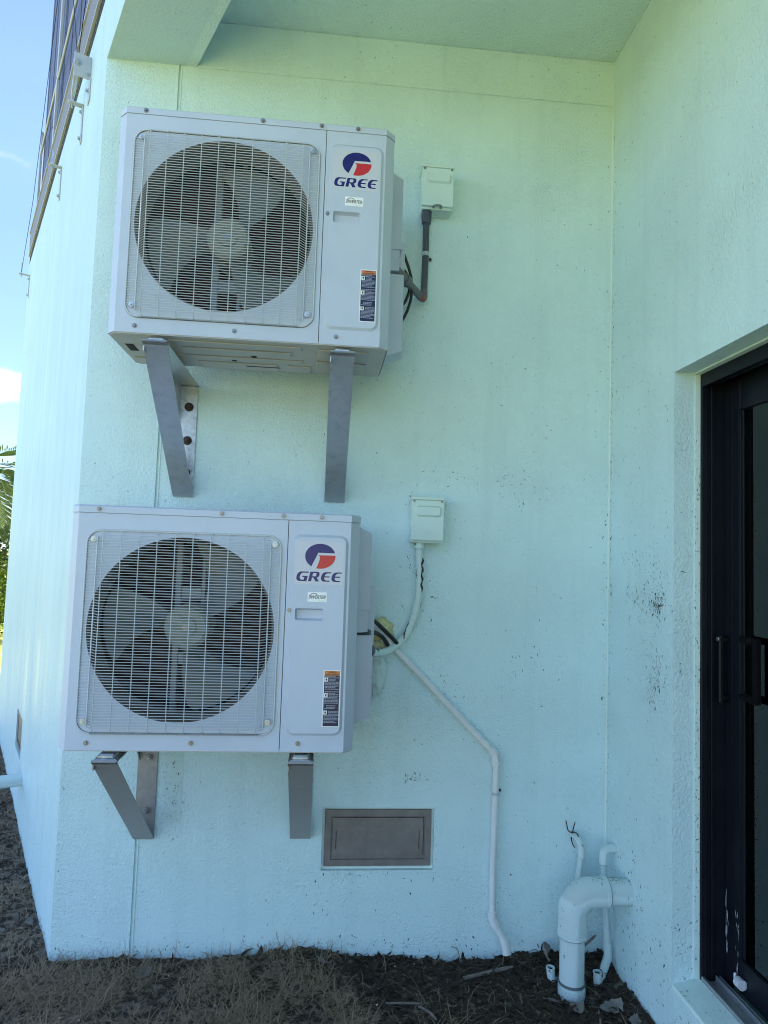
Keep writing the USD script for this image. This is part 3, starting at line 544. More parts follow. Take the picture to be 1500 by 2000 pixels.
def ac_unit(loc, label, rot, foam):
    t = thing('outdoor_unit', label, 'air conditioner', loc, group='outdoor air conditioning units on wall brackets')
    C = 0.028; FX, FZ, FR = 0.379, 0.396, 0.306; lid = UH - 0.026; SX = 0.7195
    # front panel: flat, with the fan opening, folded round the left corner and down the left side
    flat = sbox(C, 0.0, SX - 0.0012, lid - 0.001).difference(Point(FX, FZ).buffer(FR, quad_segs=24))
    left = Polygon([(C, UF), (C, UF + 0.0015), (0.0015, UF + C + 0.0005), (0.0015, UB), (0.0, UB), (0.0, UF + C)])
    body = obj('front_panel', cat(front(flat, UF, 0.0016), extr(left, lid - 0.001)), M_ac, t, smooth=20)
    th = np.linspace(0, 2 * math.pi, 65); prof = [(FR, UF + 0.0003), (FR - 0.003, UF + 0.006), (FR - 0.009, UF + 0.022), (FR - 0.010, UF + 0.11)]
    bv = np.array([[(FX + r_ * math.cos(a), y, FZ + r_ * math.sin(a)) for r_, y in prof] for a in th]); nf = []
    for i in range(64):
        for k_ in range(3): a = i * 4 + k_; nf += [(a, a + 1, a + 5), (a, a + 5, a + 4)]
    obj('fan_orifice', trimesh.Trimesh(bv.reshape(-1, 3), nf, process=False), M_bell, body, smooth=True)
    right = Polygon([(SX + 0.0012, UF), (UW - C - 0.004, UF), (UW, UF + C + 0.004), (UW, UB), (UW - 0.0015, UB), (UW - 0.0015, UF + C + 0.005), (UW - C - 0.0045, UF + 0.0015), (SX + 0.0012, UF + 0.0015)])
    pk = sbox(0.757, 0.441, 0.846, 0.474)
    sf = front(sbox(SX + 0.0012, 0.0, UW - C - 0.004, lid - 0.001).difference(rrect(0.735, 0.926, 0.054, 0.728, 0.03)), UF, 0.0015)
    shell = extr(right, lid - 0.001)
    shell = trimesh.Trimesh(shell.vertices, shell.faces[~((shell.face_normals[:, 1] < -0.99) & (np.abs(shell.triangles_center[:, 0] - 0.83) < 0.11)) & ~(np.abs(shell.face_normals[:, 2]) > 0.5) & ~((shell.face_normals[:, 1] > 0.99) & (np.abs(shell.triangles_center[:, 0] - 0.83) < 0.11))], process=False)
    sp_ = obj('service_panel', cat(shell, sf), M_ac, t, smooth=20)
    side, top = bevel_plate(rrect(0.735, 0.926, 0.054, 0.728, 0.03), UF, 0.0075, 0.009)
    rp_ = obj('raised_field', cat(side, front(top.difference(rrect(0.753, 0.850, 0.437, 0.478, 0.008)), UF - 0.0075, 0.001)), M_ac, sp_, smooth=25)
    pr0 = rrect(0.753, 0.850, 0.437, 0.478, 0.008); a_ = np.array(pr0.exterior.coords)[:-1]; inn = pr0.buffer(-0.006, quad_segs=6)
    b_ = np.array([(lambda p: (p.x, p.y))(inn.exterior.interpolate(inn.exterior.project(Point(p)))) for p in a_]); n_ = len(a_)
    pv = [(x, UF - 0.0075, z) for x, z in a_] + [(x, UF + 0.010, z) for x, z in b_]; pf = []
    for i in range(n_): j = (i + 1) % n_; pf += [(i, n_ + j, j), (i, n_ + i, n_ + j)]
    obj('hand_recess', cat(trimesh.Trimesh(pv, pf, process=False), front(Polygon(b_), UF + 0.010, 0.001)), M_ac, sp_, smooth=25)
    obj('edge_groove', cbox(UW - 0.0007, UW + 0.003, UF + C + 0.022, UF + C + 0.034, 0.06, 0.72, 0.0015), M_ac, sp_)
    # lid with folded rim
    lp = Polygon([(C - 0.001, UF - 0.002), (UW - C - 0.003, UF - 0.002), (UW + 0.002, UF + C + 0.002), (UW + 0.002, UB + 0.002), (-0.002, UB + 0.002), (-0.002, UF + C - 0.001)])
    li = lp.buffer(-0.006, join_style=2); aa, bb = np.array(lp.exterior.coords)[:-1], np.array([(lambda p: (p.x, p.y))(li.exterior.interpolate(li.exterior.project(Point(p)))) for p in np.array(lp.exterior.coords)[:-1]])
    vv = [(x, y, lid) for x, y in aa] + [(x, y, UH - 0.005) for x, y in aa] + [(x, y, UH) for x, y in bb]; ff = []
    for i in range(6):
        j = (i + 1) % 6; ff += [(i, j, 6 + j), (i, 6 + j, 6 + i), (6 + i, 6 + j, 12 + j), (6 + i, 12 + j, 12 + i)]
    ff += [(12, 12 + i, 13 + i) for i in range(1, 5)] + [(0, i + 1, i) for i in range(1, 5)]
    lm = trimesh.Trimesh(vv, ff, process=False); lm.invert() if lm.volume < 0 else None
    obj('lid', lm, M_ac, t)
    for x, z in ((0.092, UH - 0.013), (0.494, UH - 0.013), (0.701, UH - 0.013), (0.831, UH - 0.013)): obj('screw', hexhead(x, UF - 0.002, z), M_screw, t)
    for x, z in ((0.095, 0.024), (0.43, 0.026), (0.735, 0.47), (0.78, 0.028)): obj('screw', hexhead(x, UF, z), M_screw, t)
    # base pan: pressed sheet with raised fields, slots and holes, and folded feet
    pan = [cbox(0.003, UW - 0.003, UF + C, UB - 0.002, -0.004, 0.012, 0.003), extr(Polygon([(C + 0.003, UF + 0.003), (UW - C - 0.006, UF + 0.003), (UW - 0.004, UF + C + 0.003), (0.004, UF + C + 0.003)]), 0.012).apply_translation((0, 0, -0.0035))]
    for x0, x1, y0, y1 in ((0.20, 0.66, -0.545, -0.505), (0.23, 0.62, -0.470, -0.415), (0.72, 0.90, -0.53, -0.42), (0.20, 0.66, -0.375, -0.345), (0.71, 0.90, -0.38, -0.25)):
        pan.append(cbox(x0, x1, y0, y1, -0.0085, -0.0038, 0.0043))
    for x0, x1 in ((0.02, 0.18), (0.26, 0.56), (0.60, 0.69)): pan.append(cbox(x0, x1, -0.30, -0.215, -0.0085, -0.0038, 0.0043))
    pn = obj('base_pan', cat(pan), M_pan, t)
    for x, y, r_ in ((0.10, -0.33, 0.016), (0.48, -0.39, 0.011), (0.40, -0.325, 0.010), (0.80, -0.47, 0.013), (0.83, -0.35, 0.013)):
        zz = -0.009 if 0.72 < x < 0.9 or (0.23 < x < 0.62 and -0.47 < y < -0.415) or (0.2 < x < 0.66 and y > -0.375 and y < -0.345) else -0.0045
        obj('drain_hole', cyl((x, y, zz), (0, 0, -1), r_, 0.0012, 14), M_gap, pn)
    obj('drain_slot', cbox(0.44, 0.57, -0.276, -0.268, -0.0095, -0.0086, 0.0004), M_gap, pn)
    obj('drain_slot', cbox(0.03, 0.06, -0.46, -0.38, -0.0052, -0.0041, 0.0004), M_gap, pn)
    # inside: coil, partition, motor mount, fan
    obj('coil', cat(box(0.004, UW - 0.004, UB - 0.02, UB - 0.004, 0.0125, lid - 0.002), box(0.003, 0.010, UF + 0.05, UB - 0.021, 0.0125, lid - 0.002), box(SX - 0.004, SX + 0.002, UF + 0.004, UB - 0.021, 0.0125, lid - 0.002),
                    box(0.011, SX - 0.005, UF + 0.112, UB - 0.021, 0.0125, 0.02), box(0.011, SX - 0.005, UF + 0.112, UB - 0.021, lid - 0.01, lid - 0.003)), M_black, t)
    cy = -0.36
    mm = obj('motor_mount', cat(cbox(FX - 0.072, FX - 0.050, cy, cy + 0.02, 0.021, lid - 0.011), cbox(FX + 0.022, FX + 0.036, cy, cy + 0.02, 0.021, lid - 0.011),
                           cbox(FX - 0.0495, FX + 0.0215, cy + 0.003, cy + 0.012, FZ - 0.150, FZ - 0.105), cbox(FX - 0.0495, FX + 0.0215, cy + 0.003, cy + 0.012, FZ + 0.085, FZ + 0.13)), M_mount, t)
    obj('motor', cyl((FX, cy - 0.012, FZ), (0, 1, 0), 0.075, 0.08, 24, 0.004), M_screw, mm, smooth=30)
    fan = obj('fan', cat(cyl((FX, -0.46, FZ), (0, -1, 0), 0.077, 0.075, 32, 0.012), cyl((FX, -0.50, FZ), (0, -1, 0), 0.034, 0.008, 24, 0.002)), M_hub, t, smooth=30)
    for i in range(3):
        b = fan_blade(math.radians(rot + 120 * i)); b.apply_translation((FX, -0.445, FZ)); obj('blade', b, M_fan, fan, smooth=30)
    obj('shaft_nut', cat(ring((FX, -0.5055, FZ), (0, -1, 0), 0.006, 0.011, 0.004), cyl((FX, -0.507, FZ), (0, -1, 0), 0.0055, 0.009, 6)), M_screw, fan)
    # wire grille: rim, ten uprights, side uprights, seventy wires bent back at both ends
    gx0, gx1, gz0_, gz1_ = 0.060, 0.698, 0.055, 0.718
    rim = np.array(rrect(gx0, gx1, gz0_, gz1_, 0.045, 8).exterior.coords)[:-1]
    rimp = np.array([(x, UF - 0.004, z) for x, z in np.vstack([rim, rim[:2]])])
    obj('rim_groove', front(rrect(gx0 - 0.0042, gx1 + 0.0042, gz0_ - 0.0042, gz1_ + 0.0042, 0.049, 8).difference(rrect(gx0 + 0.0030, gx1 - 0.0030, gz0_ + 0.0030, gz1_ - 0.0030, 0.042, 8)), UF - 0.0004, 0.0004), M_screw, t)
    gr = obj('grille', cat(tube(rimp, 0.0026, 8, cap=False)), M_grille, t, smooth=40)
    yo, yi = UF - 0.030, UF - 0.006
    zs = np.linspace(0.073, 0.703, 71)
    for z in zs:
        ins = 0.0 if 0.1 < z < 0.672 else 0.045 - math.sqrt(max(0, 0.045 ** 2 - (0.045 - min(z - gz0_, gz1_ - z)) ** 2))
        a, b = gx0 + ins, gx1 - ins
        if ins > 0.012 or z > 0.69 or z < 0.085: pts = [(0.098, yi, z), (0.116, yo, z), (0.642, yo, z), (0.660, yi, z)]
        else: pts = [(a, yi, z), (0.096, yi, z), (0.116, yo, z), (0.642, yo, z), (0.662, yi, z), (b, yi, z)]
        obj('wire', tube(pts, 0.00118, 5, cap=False), M_grille, gr, smooth=True)
    for x in np.linspace(0.118, 0.640, 10):
        obj('upright', tube([(x, yi + 0.003, gz0_ + 0.001), (x, yi - 0.004, gz0_ + 0.003), (x, yo + 0.0026, zs[0] - 0.004), (x, yo + 0.0026, zs[-1] + 0.004), (x, yi - 0.004, gz1_ - 0.003), (x, yi + 0.003, gz1_ - 0.001)], 0.0017, 5, cap=False), M_grille, gr, smooth=True)
    for x in (0.0945, 0.6635): obj('upright', tube([(x, yi - 0.002, 0.078), (x, yi - 0.002, 0.698)], 0.0024, 6), M_grille, gr, smooth=True)
    for x, z in ((0.083, 0.688), (0.677, 0.690), (0.083, 0.094), (0.677, 0.098)):
        obj('screw', cat(cyl((x, UF - 0.0085, z), (0, -1, 0), 0.0095, 0.003, 14), hexhead(x, UF - 0.010, z, 0.0055, 0.003)), M_galv, t)
    # stickers
    yb = UF - 0.0078
    lg = obj('logo_sticker', front(sbox(0.7455, 0.559, 0.9115, 0.7045), yb, 0.0006), M_decal, t)
    el = affinity.scale(Point(0.831, 0.655).buffer(1.0, quad_segs=24), 0.0515, 0.0425)
    blue = el.difference(Polygon([(0.8235, 0.6668), (0.95, 0.6668), (0.95, 0.55), (0.77, 0.55)]))
    red = el.intersection(Polygon([(0.8235, 0.6585), (0.95, 0.6585), (0.95, 0.55), (0.79, 0.55), (0.8185, 0.613), (0.8255, 0.632), (0.8295, 0.645), (0.8295, 0.652), (0.828, 0.656)]))
    obj('emblem_blue', front(blue, yb - 0.0004, 0.0004), M_blue, lg); obj('emblem_red', front(red, yb - 0.0004, 0.0004), M_red, lg)
    b = GREE.bounds; g = affinity.translate(affinity.scale(affinity.translate(GREE, -b[0], -b[1]), 0.154 / (b[2] - b[0]), 0.0325 / (b[3] - b[1]), origin=(0, 0)), 0.7525, 0.5695)
    obj('maker_lettering', front(g, yb - 0.0004, 0.0004), M_blue, lg)
    iv = obj('inverter_sticker', front(sbox(0.7935, 0.5005, 0.858, 0.5335), yb, 0.0006), M_white, t)
    arc = lambda cx, cz, r_, a0, a1, w_: LineString([(cx + r_ * math.cos(a), cz + r_ * 0.8 * math.sin(a)) for a in np.linspace(math.radians(a0), math.radians(a1), 16)]).buffer(w_)
    obj('inverter_lettering', cat(text_poly_mesh('INVERTER', 0.7960, 0.8530, 0.5115, 0.0105, yb - 0.0001, 0.22), front(arc(0.8145, 0.5195, 0.0125, 25, 170, 0.0009), yb - 0.0004, 0.0004)), M_ink, iv)
    obj('inverter_swoosh', front(arc(0.8395, 0.5135, 0.0125, 200, 345, 0.0009), yb - 0.0004, 0.0004), M_cond, iv)
    ws = obj('warning_sticker', front(rrect(0.8575, 0.9155, 0.085, 0.273, 0.002), yb, 0.0006), M_white, t)
    x0, x1, z1 = 0.8605, 0.9125, 0.2705
    obj('sticker_head', front(sbox(x0, 0.2555, x1, z1), yb - 0.0004, 0.0004), M_orange, ws)
    obj('sticker_head_lettering', cat(text_poly_mesh('WARNING', 0.874, 0.901, 0.2645, 0.0042, yb - 0.0005), text_poly_mesh('AVERTISSEMENT', 0.866, 0.910, 0.2572, 0.0042, yb - 0.0005)), M_ink, ws)
    obj('sticker_field', front(sbox(x0, 0.0878, x1, 0.2553), yb - 0.0004, 0.0004), M_navy, ws)
    rows, ic = [], []
    lr = np.random.default_rng(3); z = 0.2515
    icons = {3: 0.242, 14: 0.190, 26: 0.134}
    for i in range(31):
        ind = 0.0145 if any(abs((z + 0.001) - (iz)) < 0.0062 for iz in (0.2415, 0.1895, 0.1325)) else 0.0
        c_ = i in (19, 20); x = x0 + 0.0025 + ind + (0.007 if c_ else 0); e = x1 - 0.002 - (0.009 if c_ else lr.choice([0, 0, 0.004, 0.012]))
        while x < e:
            w_ = min(lr.uniform(0.003, 0.009), e - x); rows.append(sbox(x, z, x + w_, z + 0.0019)); x += w_ + 0.0011
        z -= 0.0047 + (0.004 if i in (9, 18, 21) else 0)
    obj('sticker_text', front(unary_union(rows), yb - 0.0008, 0.0004), M_print, ws)
    for iz in (0.2415, 0.1895, 0.1325):
        pc = obj('pictogram', front(sbox(x0 + 0.001, iz - 0.0065, x0 + 0.0130, iz + 0.0065), yb - 0.0009, 0.0004), M_white, ws)
        obj('pictogram_mark', front(unary_union([Point(x0 + 0.0075, iz + 0.0015).buffer(0.0028), Polygon([(x0 + 0.003, iz + 0.004), (x0 + 0.006, iz), (x0 + 0.0105, iz - 0.005), (x0 + 0.006, iz - 0.0045)])]), yb - 0.0013, 0.0004), M_ink, ws)
    # covers on the right side
    prof = Polygon([(0.7, -0.30)]).buffer(0) if False else None
    def side_cover(y0, y1, zlo, zhi, d, cut_t, cut_b):
        pz = [(0, zlo), (d, zlo + cut_b), (d, zhi - cut_t), (0, zhi)]
        p = []
        for xx, zz in pz: p += [(UW + xx, y0 + (0.006 if xx else 0), zz), (UW + xx, y1, zz)]
        return trimesh.convex.convex_hull(np.array(p))
    ec = obj('wiring_cover', side_cover(-0.365, -0.26, 0.462, 0.775, 0.058, 0.03, 0.0), M_ac, t)
    obj('wiring_cover', side_cover(-0.365, -0.255, 0.375, 0.4605, 0.052, 0.0, 0.004), M_ac, t)
    obj('cover_lip', box(UW + 0.0005, UW + 0.060, -0.3665, -0.26, 0.4607, 0.4619), M_ac, ec)
    obj('valve_cover', side_cover(-0.252, -0.212, 0.035, 0.575, 0.085, 0.03, 0.04), M_ac, t)
    obj('valve_cover', side_cover(-0.36, -0.2525, 0.035, 0.365, 0.072, 0.0, 0.028), M_ac, t)
    obj('side_gap', box(UW + 0.0002, UW + 0.0012, -0.372, -0.3655, 0.38, 0.62), M_gap, t)
    # feet on the bracket arms
    for x in foam:
        obj('foot', cat(cbox(x - 0.028, x + 0.028, -0.585, -0.535, -0.029, -0.0115, 0.006), cbox(x - 0.034, x + 0.034, -0.592, -0.525, -0.0295, -0.0245, 0.002)), M_galv, t)
        obj('foot', cbox(x - 0.028, x + 0.028, -0.27, -0.22, -0.029, -0.0115, 0.006), M_galv, t)
    return t
U1, U2 = (-0.7615, 0.0, 2.3952), (-0.8361, 0.0, 1.0011)
B1, B2 = ((-0.633, -0.551), (0.001, 0.086)), ((-0.715, -0.635), (-0.085, -0.002))
ac_unit(U1, 'white outdoor unit with its cream base pan in view, the upper of the two', 55, [sum(b) / 2 - U1[0] for b in B1])
ac_unit(U2, 'white outdoor unit beside the white sloping drain pipe, the lower of the two', 42, [sum(b) / 2 - U2[0] for b in B2])

# ------------------------------------------------------------------ wall brackets
def bracket(x0, x1, zt, zb, label, mat_, rusty):
    t = thing('wall_bracket', label, 'bracket', ((x0 + x1) / 2, 0, zb), group='metal brackets under the outdoor units')
    h = zt - zb; w = (x1 - x0) / 2; L = 0.600
    obj('back_plate', cbox(-w, w, -0.0055, -0.0003, 0.004, h - 0.006, 0.0015), M_galv if rusty else mat_, t)
    obj('arm', cat(cbox(-w, w, -L, -0.0003, h - 0.0055, h, 0.0015), cbox(-w, -w + 0.005, -L + 0.012, -0.006, h - 0.034, h - 0.0056, 0.001)), mat_, t)
    # the sloping strut: a flat strip with narrow folded edges
    d = np.array([0, L - 0.006, -(h - 0.006)]); ln = np.linalg.norm(d); d /= ln; nn = np.array([0, -d[2], d[1]]) * -1
    def strip(xa, xb, o0, o1, s0, s1):
        p = [np.array([x, -L, h - 0.003]) + d * s + nn * o for x in (xa, xb) for s in (s0, s1) for o in (o0, o1)]
        return trimesh.convex.convex_hull(np.array(p))
    if nn[1] > 0: nn = -nn
    obj('strut', cat(strip(-w, w, -0.0025, 0.0025, 0.0, ln), strip(-w, -w + 0.005, -0.024, -0.0026, 0.03, ln - 0.03), strip(-w, w, -0.006, 0.0025, -0.004, 0.012)), mat_, t)
    obj('gusset', trimesh.convex.convex_hull(np.array([(x, y, z) for x in (-w + 0.0055, -w + 0.0095) for y, z in ((-0.006, h - 0.006), (-0.17, h - 0.006), (-0.006, h - 0.17))])), mat_, t)
    for f in ((0.22, 0.5, 0.80) if rusty else (0.24, 0.68)):
        z = h * f
        obj('bolt', cat(cyl((0.006, -0.0068, z), (0, -1, 0), 0.019 if rusty else 0.017, 0.003, 18), cyl((0.006, -0.014, z), (0, -1, 0), 0.0125, 0.012, 6, 0.002), cyl((0.006, -0.023, z), (0, -1, 0), 0.006, 0.012, 10)), M_rust if rusty else mat_, t)
    return t
bracket(*B1[0], 2.366, 1.885, 'grey metal bracket with rusty bolts under the left end of the upper unit', M_steel, True)
bracket(*B1[1], 2.366, 1.888, 'grey metal bracket under the logo end of the upper unit', M_steel, True)
bracket(*B2[0], 0.9715, 0.488, 'brown grey bracket under the left end of the lower unit by the wall joint', M_steel2, False)
bracket(*B2[1], 0.9715, 0.488, 'brown grey bracket beside the wall hatch', M_steel2, False)

# ------------------------------------------------------------------ disconnect boxes
def switch_box(x0, z0, w, h, d, label, emblem):
    t = thing('switch_box', label, 'electrical box', (x0, 0, z0), group='painted electrical boxes on the wall')
    b = obj('case', cbox(0.003, w - 0.003, -d + 0.012, -0.0003, 0.0, h - 0.002, 0.003), M_boxp, t)
    cv = obj('cover', cat(cbox(0, w, -d, -d + 0.0118, 0.010, h - 0.014, 0.002), cbox(-0.002, w + 0.002, -d - 0.004, -0.0004, h - 0.0138, h, 0.002)), M_boxp, t)
    side, top = bevel_plate(rrect(0.018, w - 0.012, h - 0.085, h - 0.038, 0.014), -d, 0.010, 0.007)
    obj('grip_boss', cat(side, front(top, -d - 0.010, 0.001)), M_boxp, cv, smooth=25)
    if emblem:
        c = (w * 0.52, -d - 0.0008, 0.045)
        obj('emblem', cat(ring(c, (0, 1, 0), 0.0125, 0.0142, 0.0016, 24), tube([(c[0] - 0.007, -d - 0.001, c[2] + 0.003), (c[0] - 0.002, -d - 0.001, c[2] - 0.005), (c[0] + 0.002, -d - 0.001, c[2] + 0.005), (c[0] + 0.007, -d - 0.001, c[2] - 0.003)], 0.0009, 6, curve=5)), M_boxp, cv)
    else:
        obj('hasp', cat(ring((w * 0.5, -d + 0.002, 0.006), (0, 0, 1), 0.014, 0.022, 0.004, 20)), M_screw, cv)
        obj('emblem', cat([cbox(w * 0.28 + i * 0.0095, w * 0.28 + i * 0.0095 + 0.006, -d - 0.0008, -d + 0.0002, 0.034, 0.042, 0.0003) for i in range(6)]), M_boxp, cv)
    obj('screw', hexhead(0.010, -d, h - 0.020, 0.004, 0.002), M_screw, cv); obj('screw', hexhead(w - 0.010, -d, h - 0.020, 0.004, 0.002), M_screw, cv)
    return t
switch_box(0.371, 3.183, 0.139, 0.196, 0.09, 'mint painted electrical box with a grey pipe below it, beside the upper unit', False)
switch_box(0.369, 1.727, 0.138, 0.195, 0.09, 'chipped mint electrical box with a round emblem, beside the lower unit', True)

def pipe(name, label, cat_, group=None): return thing(name, label, cat_, group=group)
t = pipe('conduit', 'dark grey plastic conduit dropping from the upper electrical box to the upper unit', 'conduit')
obj('pipe', tube([(0.399, -0.05, 3.165), (0.399, -0.05, 3.12), (0.4, -0.05, 2.99), (0.398, -0.05, 2.815)], 0.0145, 14), M_pvcg, t, smooth=40)
obj('socket', tube([(0.3995, -0.05, 3.184), (0.3995, -0.05, 3.145), (0.399, -0.05, 3.128)], [0.0225, 0.0225, 0.019], 16), M_pvcg, t, smooth=40)
obj('elbow', tube([(0.398, -0.05, 2.83), (0.398, -0.052, 2.80), (0.392, -0.066, 2.786), (0.374, -0.10, 2.782), (0.359, -0.13, 2.782)], 0.0158, 14, curve=5), M_flex, t, smooth=40)
obj('flex_hose', tube([(0.362, -0.125, 2.782), (0.323, -0.2, 2.781), (0.302, -0.245, 2.780)], 0.0165, 14, curve=5), M_flex, t, smooth=40)
obj('gland', cat(tube([(0.306, -0.238, 2.780), (0.298, -0.252, 2.779), (0.283, -0.28, 2.779)], [0.021, 0.024, 0.024], 12), tube([(0.288, -0.27, 2.779), (0.27, -0.302, 2.780), (0.255, -0.315, 2.785), (0.243, -0.318, 2.797)], 0.0195, 14, curve=4)), M_flex, t, smooth=30)
obj('tape', tube([(0.385, -0.079, 2.7845), (0.372, -0.104, 2.7822)], 0.0172, 14, cap=False), M_redtape, t, smooth=40)
cl = obj('clamp', cat(ring((0.4, -0.05, 2.99), (0, 0, 1), 0.0146, 0.0162, 0.018, 18), cbox(0.416, 0.438, -0.004, -0.001, 2.982, 3.000, 0.001)), M_galv, t, smooth=30)
obj('clamp_screw', cyl((0.428, -0.006, 2.990), (0, -1, 0), 0.0065, 0.006, 10, 0.002), M_rust, cl)
t = pipe('cable', 'black cable looping out behind the upper unit to its lower side', 'cable', 'black cables behind the upper unit')
obj('cable_run', tube([(0.262, -0.20, 2.95), (0.28, -0.22, 2.919), (0.297, -0.21, 2.886), (0.315, -0.2, 2.844), (0.326, -0.19, 2.799), (0.326, -0.19, 2.74), (0.315, -0.2, 2.692), (0.301, -0.205, 2.654), (0.282, -0.205, 2.62)], 0.0062, 10, curve=6), M_cable, t, smooth=True)
t = pipe('cable', 'short black cable coming from under the wiring cover of the upper unit', 'cable', 'black cables behind the upper unit')
obj('cable_run', tube([(0.25, -0.24, 2.835), (0.276, -0.24, 2.837), (0.296, -0.22, 2.83), (0.312, -0.205, 2.805), (0.317, -0.20, 2.775), (0.312, -0.2, 2.746), (0.298, -0.205, 2.709), (0.28, -0.205, 2.69)], 0.0062, 10, curve=6), M_cable, t, smooth=True)

t = pipe('conduit', 'mint painted conduit with worn black streaks curving down from the lower box', 'conduit')
obj('pipe', tube([(0.411, -0.05, 1.727), (0.413, -0.05, 1.674), (0.416, -0.05, 1.619), (0.417, -0.05, 1.533), (0.41, -0.05, 1.468), (0.396, -0.05, 1.41), (0.374, -0.05, 1.356), (0.343, -0.05, 1.312), (0.305, -0.07, 1.284), (0.266, -0.1, 1.272), (0.224, -0.15, 1.276), (0.200, -0.215, 1.284)], 0.0150, 14, curve=5), M_cond, t, smooth=True)
obj('socket', tube([(0.411, -0.05, 1.7268), (0.412, -0.05, 1.704), (0.412, -0.05, 1.700)], [0.021, 0.021, 0.016], 16), M_cond, t, smooth=40)
# a long strip where the paint has come off
st = np.array([(0.4245, -0.0625, z) for z in np.linspace(1.665, 1.52, 14)]) + np.array([(0.003 * math.sin(i * 1.7), 0, 0) for i in range(14)])
obj('bare_streak', tube(st, [0.001] + [0.0042 + 0.0015 * math.sin(i * 2.1) for i in range(12)] + [0.001], 6), M_cable, t, smooth=True)
t = pipe('elbow_fitting', 'grey plastic elbow under the wiring cover of the lower unit', 'pipe fitting')
obj('elbow', tube([(0.168, -0.312, 1.385), (0.169, -0.31, 1.345), (0.178, -0.285, 1.318), (0.195, -0.25, 1.298), (0.203, -0.232, 1.290)], [0.021, 0.022, 0.026, 0.026, 0.022], 16, curve=4), M_pvcg, t, smooth=True)
obj('nut', tube([(0.168, -0.312, 1.382), (0.168, -0.312, 1.366)], 0.03, 8), M_pvcg, t)
def lump(c, r, seed, sub=3, amp=0.35, fr=14.0):
    m = trimesh.creation.icosphere(subdivisions=sub); v = np.array(m.vertices); k_ = 1 + amp * (meshkit.fbm(v * 2.2 + seed, 3, seed) - 0.5) * 2
    m.vertices = np.array(c) + v * k_[:, None] * np.array(r); return m
f_ = obj('foam_plug', cat(lump((0.262, -0.02, 1.352), (0.052, 0.04, 0.05), 3), lump((0.238, -0.03, 1.288), (0.05, 0.04, 0.035), 6)), M_foam, smooth=True)
tag(f_, 'yellow expanding foam filling the wall hole behind the lower unit', 'foam')
w_ = obj('pipe_wrap', cat(lump((0.252, -0.05, 1.200), (0.030, 0.03, 0.105), 11, amp=0.5), lump((0.238, -0.05, 1.255), (0.05, 0.035, 0.03), 12, amp=0.5)), M_cond, smooth=True)
tag(w_, 'crumpled mint painted pipe wrap hanging beside the lower unit', 'pipe wrap')
for lab, pts in (('thick black cable slanting from the lower unit over the yellow foam', [(0.17, -0.205, 1.44), (0.199, -0.2, 1.42), (0.231, -0.14, 1.395), (0.272, -0.1, 1.358), (0.304, -0.08, 1.328), (0.327, -0.066, 1.304)]),
                 ('black corrugated cable below the thicker one, bending down to the conduit', [(0.17, -0.22, 1.366), (0.199, -0.22, 1.366), (0.227, -0.16, 1.356), (0.258, -0.1, 1.335), (0.277, -0.09, 1.314), (0.288, -0.085, 1.297)])):
    t = pipe('cable', lab, 'cable', 'black cables behind the lower unit')
    obj('cable_run', tube(pts, 0.0085, 10, curve=6), M_cable, t, smooth=True)
t = pipe('line_sleeve', 'short white pipe sleeve between the black cables by the foam', 'pipe sleeve')
obj('sleeve', tube([(0.225, -0.10, 1.376), (0.272, -0.065, 1.333), (0.306, -0.05, 1.298)], 0.0165, 14, curve=4), M_pvc, t, smooth=True)

t = pipe('drain_pipe', 'long white plastic drain pipe sloping then dropping down the wall', 'pipe')
R_ = 0.0135
obj('pipe', tube([(0.305, -0.035, 1.294), (0.752, -0.035, 0.857)], R_, 14), M_pvc, t, smooth=40)
obj('elbow', tube([(0.738, -0.035, 0.871), (0.757, -0.035, 0.851), (0.766, -0.035, 0.834), (0.769, -0.035, 0.800)], 0.0182, 16, curve=4), M_pvc, t, smooth=40)
obj('pipe', tube([(0.769, -0.035, 0.806), (0.769, -0.035, 0.693), (0.765, -0.035, 0.369), (0.768, -0.035, 0.182)], R_, 14), M_pvc, t, smooth=40)
obj('elbow', tube([(0.768, -0.035, 0.205), (0.768, -0.035, 0.178), (0.772, -0.038, 0.163), (0.783, -0.043, 0.142)], 0.0182, 16, curve=4), M_pvc, t, smooth=40)
obj('spout', tube([(0.777, -0.04, 0.152), (0.802, -0.056, 0.115), (0.815, -0.066, 0.088), (0.822, -0.074, 0.052)], [R_, R_, 0.0178, 0.0182], 16, curve=4, cap=False), M_pvc, t, smooth=40)
cl = obj('clamp', cat(ring((0.769, -0.035, 0.683), (0, 0, 1), 0.0137, 0.0152, 0.012, 18), cbox(0.783, 0.803, -0.004, -0.001, 0.677, 0.689, 0.001)), M_galv, t)
obj('clamp_screw', cyl((0.794, -0.006, 0.687), (0, -1, 0), 0.006, 0.006, 10, 0.002), M_rust, cl)
obj('printed_mark', cat([cbox(0.7725 + 0.0018 * i - 0.0010, 0.7725 + 0.0018 * i + 0.0010, -0.0524, -0.0512, 0.846 - 0.0072 * i - 0.0022, 0.846 - 0.0072 * i + 0.0022, 0.0003) for i in range(4)]), M_ink, t)

